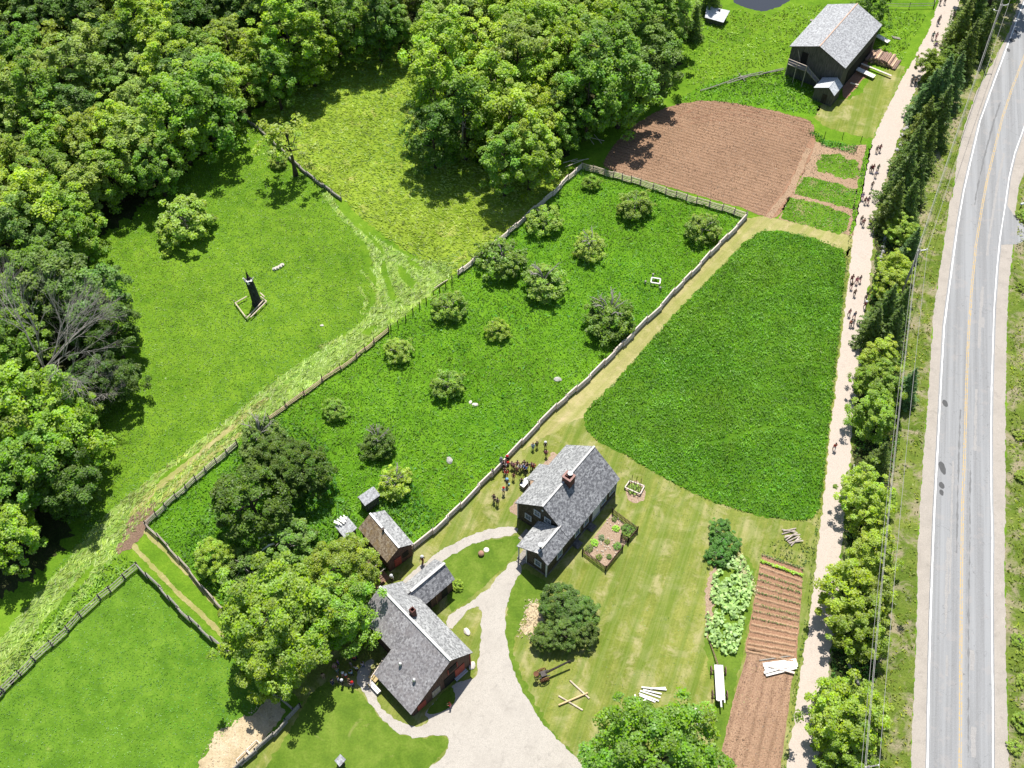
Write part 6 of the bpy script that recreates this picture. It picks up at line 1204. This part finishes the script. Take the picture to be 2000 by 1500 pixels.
# ------------------------------------------------------------------ people
SKIN = objcol('skin', .6, .05); CLOTH = objcol('cloth', .9, .12); HAIR = objcol('hair', .7, .1)
def skin_mesh(name, verts, edges, radii, root, mat, sub=1):
    me = bpy.data.meshes.new('tmp'); me.from_pydata(verts, edges, []); ob = bpy.data.objects.new('tmp', me); COL.objects.link(ob)
    md = ob.modifiers.new('s', 'SKIN'); md.use_smooth_shade = True
    for i, r_ in enumerate(radii):
        sv = me.skin_vertices[0].data[i]; sv.radius = (r_, r_) if not hasattr(r_, '__len__') else r_; sv.use_root = i == root
    if sub: s_ = ob.modifiers.new('u', 'SUBSURF'); s_.levels = sub; s_.render_levels = sub
    dg = bpy.context.evaluated_depsgraph_get(); out = bpy.data.meshes.new_from_object(ob.evaluated_get(dg)); out.name = name; out.materials.clear(); out.materials.append(mat)
    bpy.data.objects.remove(ob); bpy.data.meshes.remove(me); return out
def figure(pose):
    """1.65 m figure at the origin facing +x; returns body, top, trousers, skirt and hair meshes"""
    st = {'stand': (0, 0), 'walk': (.28, .22), 'reach': (.05, .1)}[pose]; s, sw_ = st
    hip = .86; sh = 1.36
    V = [(0,0,hip),(0,0,1.05),(0,0,1.25),(0,0,sh+.03),(.01,0,1.46),(.02,0,1.54),(.02,0,1.63)]; R_ = [(.14,.11),(.125,.1),(.15,.11),(.12,.09),.055,.09,.075]; E = [(0,1),(1,2),(2,3),(3,4),(4,5),(5,6)]
    nose = len(V); V.append((.115,0,1.53)); R_.append(.018); E.append((5, nose))
    T = {'hip': 0}
    arms = []
    for sd in (-1, 1):
        a = s*sd; b = len(V); V += [(0,.09*sd,hip-.04),(a*.55+.02,.1*sd,.46),(a-.02-(.08 if a < 0 else 0),.1*sd,.08),(a+.14,.11*sd,.03)]; R_ += [.085,.06,.042,.035]; E += [(0,b),(b,b+1),(b+1,b+2),(b+2,b+3)]
        f = -sw_*sd; b = len(V)
        if pose == 'reach': el = (.1,.25*sd,1.16); wr = (.3,.16*sd,1.2)
        else: el = (f*.5-.02,.25*sd,1.08); wr = (f+.06,.26*sd,.85)
        V += [(0,.17*sd,sh-.02), el, wr]; R_ += [.055,.042,.03]; E += [(3,b),(b,b+1),(b+1,b+2)]
        w_ = Vector(wr); d = (w_-Vector(el)).normalized(); h = len(V); V.append(tuple(w_+d*.07)); R_.append((.04,.02)); E.append((b+2,h))
        for k, (off, ln) in enumerate(((-.03,.06),(-.01,.075),(.012,.07),(.032,.05))):
            q = w_+d*.09+Vector((off, 0, 0)); V += [tuple(q+d*ln*.5), tuple(q+d*ln+Vector((.01,-.01*sd,0)))]; R_ += [.009,.007]; E += [(h,len(V)-2),(len(V)-2,len(V)-1)]
        V.append(tuple(w_+d*.05+Vector((.05,-.02*sd,0)))); R_.append(.01); E.append((h, len(V)-1)); arms.append((el, wr))
    body = skin_mesh('body', V, E, R_, 0, SKIN, 1)
    V = [(0,0,.84),(0,0,1.05),(0,0,1.25),(0,0,1.39)]; R_ = [(.165,.13),(.145,.12),(.175,.13),(.13,.1)]; E = [(0,1),(1,2),(2,3)]
    for sd, (el, wr) in zip((-1, 1), arms): b = len(V); m_ = tuple(Vector(el).lerp(Vector(wr), .75)); V += [(0,.175*sd,1.34), el, m_]; R_ += [.075,.06,.048]; E += [(3,b),(b,b+1),(b+1,b+2)]
    top = skin_mesh('shirt', V, E, R_, 0, CLOTH, 1)
    V = [(0,0,.93)]; R_ = [(.155,.125)]; E = []
    for sd in (-1, 1): a = s*sd; b = len(V); V += [(0,.09*sd,.8),(a*.55+.02,.1*sd,.46),(a-.02-(.08 if a < 0 else 0),.1*sd,.1)]; R_ += [.105,.078,.062]; E += [(0,b),(b,b+1),(b+1,b+2)]
    tro = skin_mesh('trousers', V, E, R_, 0, CLOTH, 1)
    m = MB(); m.lathe([(.15,.98),(.17,.8),(.24,.4),(.29,.12),(.27,.12),(.14,.9)], 14); skirt = m.mesh('skirt', CLOTH, True)
    bm = bmesh.new(); bmesh.ops.create_uvsphere(bm, u_segments=14, v_segments=9, radius=.112)
    for v in list(bm.verts):
        v.co.z = v.co.z*1.1
        if v.co.x > .03 and v.co.z < .03: v.co.x *= .2
        v.co += Vector((-.01, 0, 1.585))
    hair = bpy.data.meshes.new('hair'); bm.to_mesh(hair); bm.free(); hair.materials.append(HAIR)
    m = MB(); m.lathe([(.115,1.6),(.2,1.595),(.205,1.61),(.12,1.62),(.11,1.7),(.04,1.735)], 14); hat = m.mesh('hat', CLOTH, True)
    return dict(body=body, shirt=top, trousers=tro, skirt=skirt, hair=hair, hat=hat)
FIG = {k: figure(k) for k in ('stand', 'walk', 'reach')}
CC = {'black': (.012,.012,.014), 'dark': (.05,.055,.07), 'grey': (.22,.23,.26), 'white': (.78,.78,.8), 'red': (.55,.03,.03), 'maroon': (.28,.03,.05), 'pink': (.7,.2,.32), 'navy': (.02,.03,.14), 'blue': (.06,.2,.6), 'sky': (.25,.5,.75), 'teal': (.05,.25,.28), 'green': (.03,.12,.05), 'purple': (.36,.22,.6), 'lav': (.55,.52,.78), 'tan': (.35,.25,.17), 'brown': (.17,.09,.05), 'denim': (.1,.17,.34), 'orange': (.75,.16,.08), 'rose': (.7,.32,.36)}
rp_ = random.Random(21)
def person(x, y, hd, top, bot, pose, h, label, group=None, hat=None, hairc=None, skirt=False, extra=None, kids=None):
    o = thing('person', label, 'person', tuple(P(x, y)), rad(hd), group); s = h/1.7; o.scale = (s*.95, s*.95, s); F_ = FIG[pose]
    b = link(bpy.data.objects.new('body', F_['body']), o); k = rp_.choice([(.5,.32,.24),(.42,.26,.19),(.55,.37,.28)]); b.color = (*k, 1)
    t_ = link(bpy.data.objects.new('shirt', F_['shirt']), o); t_.color = (*CC[top], 1)
    q = link(bpy.data.objects.new('skirt' if skirt else 'trousers', F_['skirt' if skirt else 'trousers']), o); q.color = (*CC[bot], 1)
    q = link(bpy.data.objects.new('hair', F_['hair']), o); hc = hairc or rp_.choice([(.03,.018,.01),(.015,.01,.008),(.1,.05,.02),(.2,.12,.05)]); q.color = (*hc, 1)
    if hat: q = link(bpy.data.objects.new('hat', F_['hat']), o); q.color = (*CC[hat], 1)
    return o
W1 = 'walkers on the gravel lane'
LANE = [(1835,9,250,'dark','dark','walk','left of two dark walkers at the very top of the lane'),(1844,8,255,'dark','grey','walk','right of two walkers at the very top of the lane'),(1830,49,250,'dark','denim','walk','walker in dark clothes at the edge of the tree shadow on the lane'),(1833,44,250,'grey','dark','walk','grey walker just behind the one at the shadow edge'),
 (1861,35,240,'dark','dark','walk','dark walker inside the tree shadow on the lane'),(1820,77,255,'teal','grey','walk','teal walker beside the rose one on the lane'),(1827,77,255,'rose','maroon','walk','rose coloured walker beside the teal one on the lane'),(1825,96,255,'purple','dark','walk','single purple walker on the right side of the lane'),
 (1790,120,250,'red','black','walk','walker in bright red top at the left lane edge opposite the log pile'),(1779,165,250,'grey','dark','walk','left of two grey walkers opposite the small shed'),(1786,166,250,'tan','dark','walk','right of two walkers opposite the small shed'),(1711,298,258,'dark','tan','walk','dark walker left of the maroon one beside the bean stakes'),(1717,296,258,'maroon','dark','walk','maroon walker right of the dark one beside the bean stakes'),
 (1699,335,258,'black','dark','walk','leftmost black walker of the cluster by the weedy plot'),(1703,336,258,'maroon','black','walk','walker with maroon top close beside the leftmost black one'),(1713,335,260,'green','grey','walk','walker in dark green top on the right of the cluster'),(1708.5,346,258,'lav','dark','walk','pale walker at the tail of the cluster by the weedy plot'),(1702,367,258,'brown','dark','walk','lone dark brown walker below the cluster'),
 (1683,390,260,'purple','rose','walk','purple walker at the left of a row of three'),(1688,398,260,'maroon','dark','walk','dark maroon walker in the middle of a row of three'),(1694,398,260,'navy','maroon','walk','navy walker at the right of a row of three'),(1681,434,262,'black','dark','walk','black walker, upper of two near the mown strip corner'),(1684.5,441,262,'maroon','black','walk','dark maroon walker, lower of two near the mown strip corner'),
 (1662,551,262,'maroon','dark','walk','walker with maroon top at the left lane edge in a group of four'),(1671,554,262,'pink','rose','walk','pink walker in the middle of a group of four'),(1678,551,262,'grey','rose','walk','grey walker on the right of a group of four'),(1661,564,262,'black','rose','walk','black topped walker lowest in a group of four'),(1667.5,578,262,'brown','black','walk','lone dark walker below the group of four'),
 (1689,588,262,'black','grey','walk','black walker at the right lane edge against the dark spruces'),(1688,602,262,'maroon','black','walk','walker with white hat and maroon top against the dark spruces'),(1657,617,262,'rose','grey','walk','rose walker at the left lane edge above the orange one'),(1667,622,262,'denim','rose','walk','walker in blue-grey right of the rose one'),(1659.5,637,262,'orange','black','walk','walker in bright orange-red top at the left lane edge'),(1664.5,637,262,'white','navy','walk','walker in white top right beside the orange-red one'),
 (1628,879,262,'red','white','walk','walker in red top and white trousers alone beside the dark crop field')]
for i, (x, y, hd, t_, b_, ps, l) in enumerate(LANE): person(x, y, hd+rp_.uniform(-8, 8), t_, b_, ps, rp_.uniform(1.35, 1.6), l, W1, hat='white' if 'white hat' in l else None)
W2 = 'visitors behind the farmhouse'
HOUSE = [(1040.8,878,250,'sky','blue','light blue visitor left of two standing above the back porch'),(1048.5,874,280,'black','black','black clad visitor next to the light blue one above the porch'),(1065,875.5,270,'black','dark','visitor in black with white cap near the house corner'),(1066.7,891.5,260,'pink','black','visitor in bright pink top and dark trousers near the house corner'),
 (991,903,240,'black','black','visitor in black with red cap at the pole fence'),(979,908,260,'grey','dark','visitor in grey hat leaning at the pole fence'),(992.5,914.5,270,'dark','dark','dark clad visitor below the red capped one'),(987.6,916,200,'white','maroon','visitor in white shirt beside the fence crowd'),(984,913,300,'dark','dark','dark small figure left of the white shirt'),
 (999.8,914.5,250,'rose','black','rose coloured visitor, left of the pink pair'),(1004,916,290,'pink','dark','pink visitor, right of the pink pair'),(1010.7,913,260,'maroon','dark','dark maroon visitor right of the pink pair'),(1005.8,920.5,250,'black','black','short black figure below the pink pair'),(1009.5,921,200,'pink','maroon','child in pink crouching below the dark maroon visitor'),
 (1015.2,919.5,260,'white','black','white topped visitor, left of the white pair'),(1019,917.5,280,'white','dark','white topped visitor, right of the white pair'),(1023.6,912.5,270,'black','black','black figure standing highest in the crowd'),(1024.3,917.5,250,'white','black','white topped visitor beside the blue one'),(1026.8,922,230,'blue','black','visitor in strong blue top in the crowd'),(1029.8,916,260,'black','dark','black topped visitor behind the blue one'),
 (1038,916,270,'grey','black','grey topped visitor left of the red one near the porch roof'),(1042.4,919,280,'red','dark','visitor in red top next to the porch roof'),(963,928,230,'white','grey','whitish visitor leaning on the pole fence apart from the crowd'),(985.5,925,270,'black','dark','black figure below the white shirt in the crowd'),(989.3,930.5,260,'red','dark','small red and black figure at the lower left of the crowd'),
 (1003,936.5,250,'maroon','tan','visitor in maroon jacket standing alone below the crowd'),(990.4,948,270,'dark','black','visitor with blue cap carrying a bag below the crowd'),(983.7,964,270,'white','dark','visitor in white shirt and red cap, lowest of the line'),(1018.4,947,260,'black','black','visitor in long black skirt by the white table'),(965,979,250,'dark','dark','left of two dark figures on the lawn near the path'),(971.7,986,250,'dark','black','right of two dark figures on the lawn near the path')]
for x, y, hd, t_, b_, l in HOUSE:
    h_ = 'white' if 'white cap' in l else 'red' if 'red cap' in l else 'sky' if 'blue cap' in l else 'grey' if 'grey hat' in l else None
    person(x, y, hd, t_, b_, 'reach' if rp_.random() < .25 else 'stand', rp_.uniform(1.4, 1.68) if 'child' not in l and 'short' not in l else 1.1, l, W2, hat=h_, skirt='skirt' in l)
person(826, 1099, 260, 'black', 'maroon', 'walk', 1.65, 'person in black top and white hat walking on the path by the mossy roofed shop', None, 'white')
person(766.5, 1136, 240, 'white', 'dark', 'stand', 1.65, 'person in white shirt behind the workshop ridge end', None, 'white')
person(880, 1381, 190, 'red', 'rose', 'reach', 1.3, 'person in bright red top at the shadow edge in front of the workshop')
W3 = 'people gathered in the shade of the big maple'
MAP = [(661,1298,'purple','navy','person in purple shawl, biggest figure in the maple shade'),(656,1308,'rose','tan','person with straw hat in rose below the purple shawl'),(660,1316,'teal','grey','teal dressed person below the straw hat'),(680,1284,'black','black','black clad person deep in the maple shade'),(697,1275,'lav','navy','lavender topped person nearest the workshop wall'),(692,1291,'red','dark','person in red left of the grey topped one'),
 (696,1289,'grey','dark','grey topped person beside the red one in the shade'),(687,1302,'grey','tan','pale grey person in the middle of the shade group'),(710,1303,'lav','denim','blue-grey person at the shade edge toward the deck'),(688,1320,'sky','dark','light blue topped person in the shade group'),(678,1326,'red','tan','person in red top and white hat in the maple shade'),(672,1323,'rose','tan','rose-tan person left of the red top with white hat'),
 (662,1331,'lav','dark','lavender person at the lower left of the shade group'),(670,1337,'dark','dark','dark person with white hat, lowest of the shade group'),(651,1337,'navy','navy','navy clad person at the lower left corner of the shade group'),(683,1335,'brown','dark','brown clad person beside the red and purple one'),(690,1341,'purple','navy','person in purple with red cap at the grass edge of the shade'),(633,1326,'tan','tan','tan person apart at the left of the shade group'),(697,1311,'white','black','person in white and black by the path in the shade')]
for x, y, t_, b_, l in MAP: person(x, y, rp_.uniform(0, 360), t_, b_, rp_.choice(['stand','reach']), rp_.uniform(1.35, 1.65), l, W3, hat='white' if 'white hat' in l else 'tan' if 'straw' in l else 'red' if 'red cap' in l else None)
bg_ = MB(); bg_.box(-.15,.15,-.08,.08,0,.3); bg_.tube([(-.1,0,.3),(0,0,.42),(.1,0,.3)], .015, 5); tag(bg_.build('bag', plain('blue_bag', (.3,.55,.6), .7, .1), None, loc=P(993.5,947)), 'small light blue bag beside the blue capped visitor', 'bag')
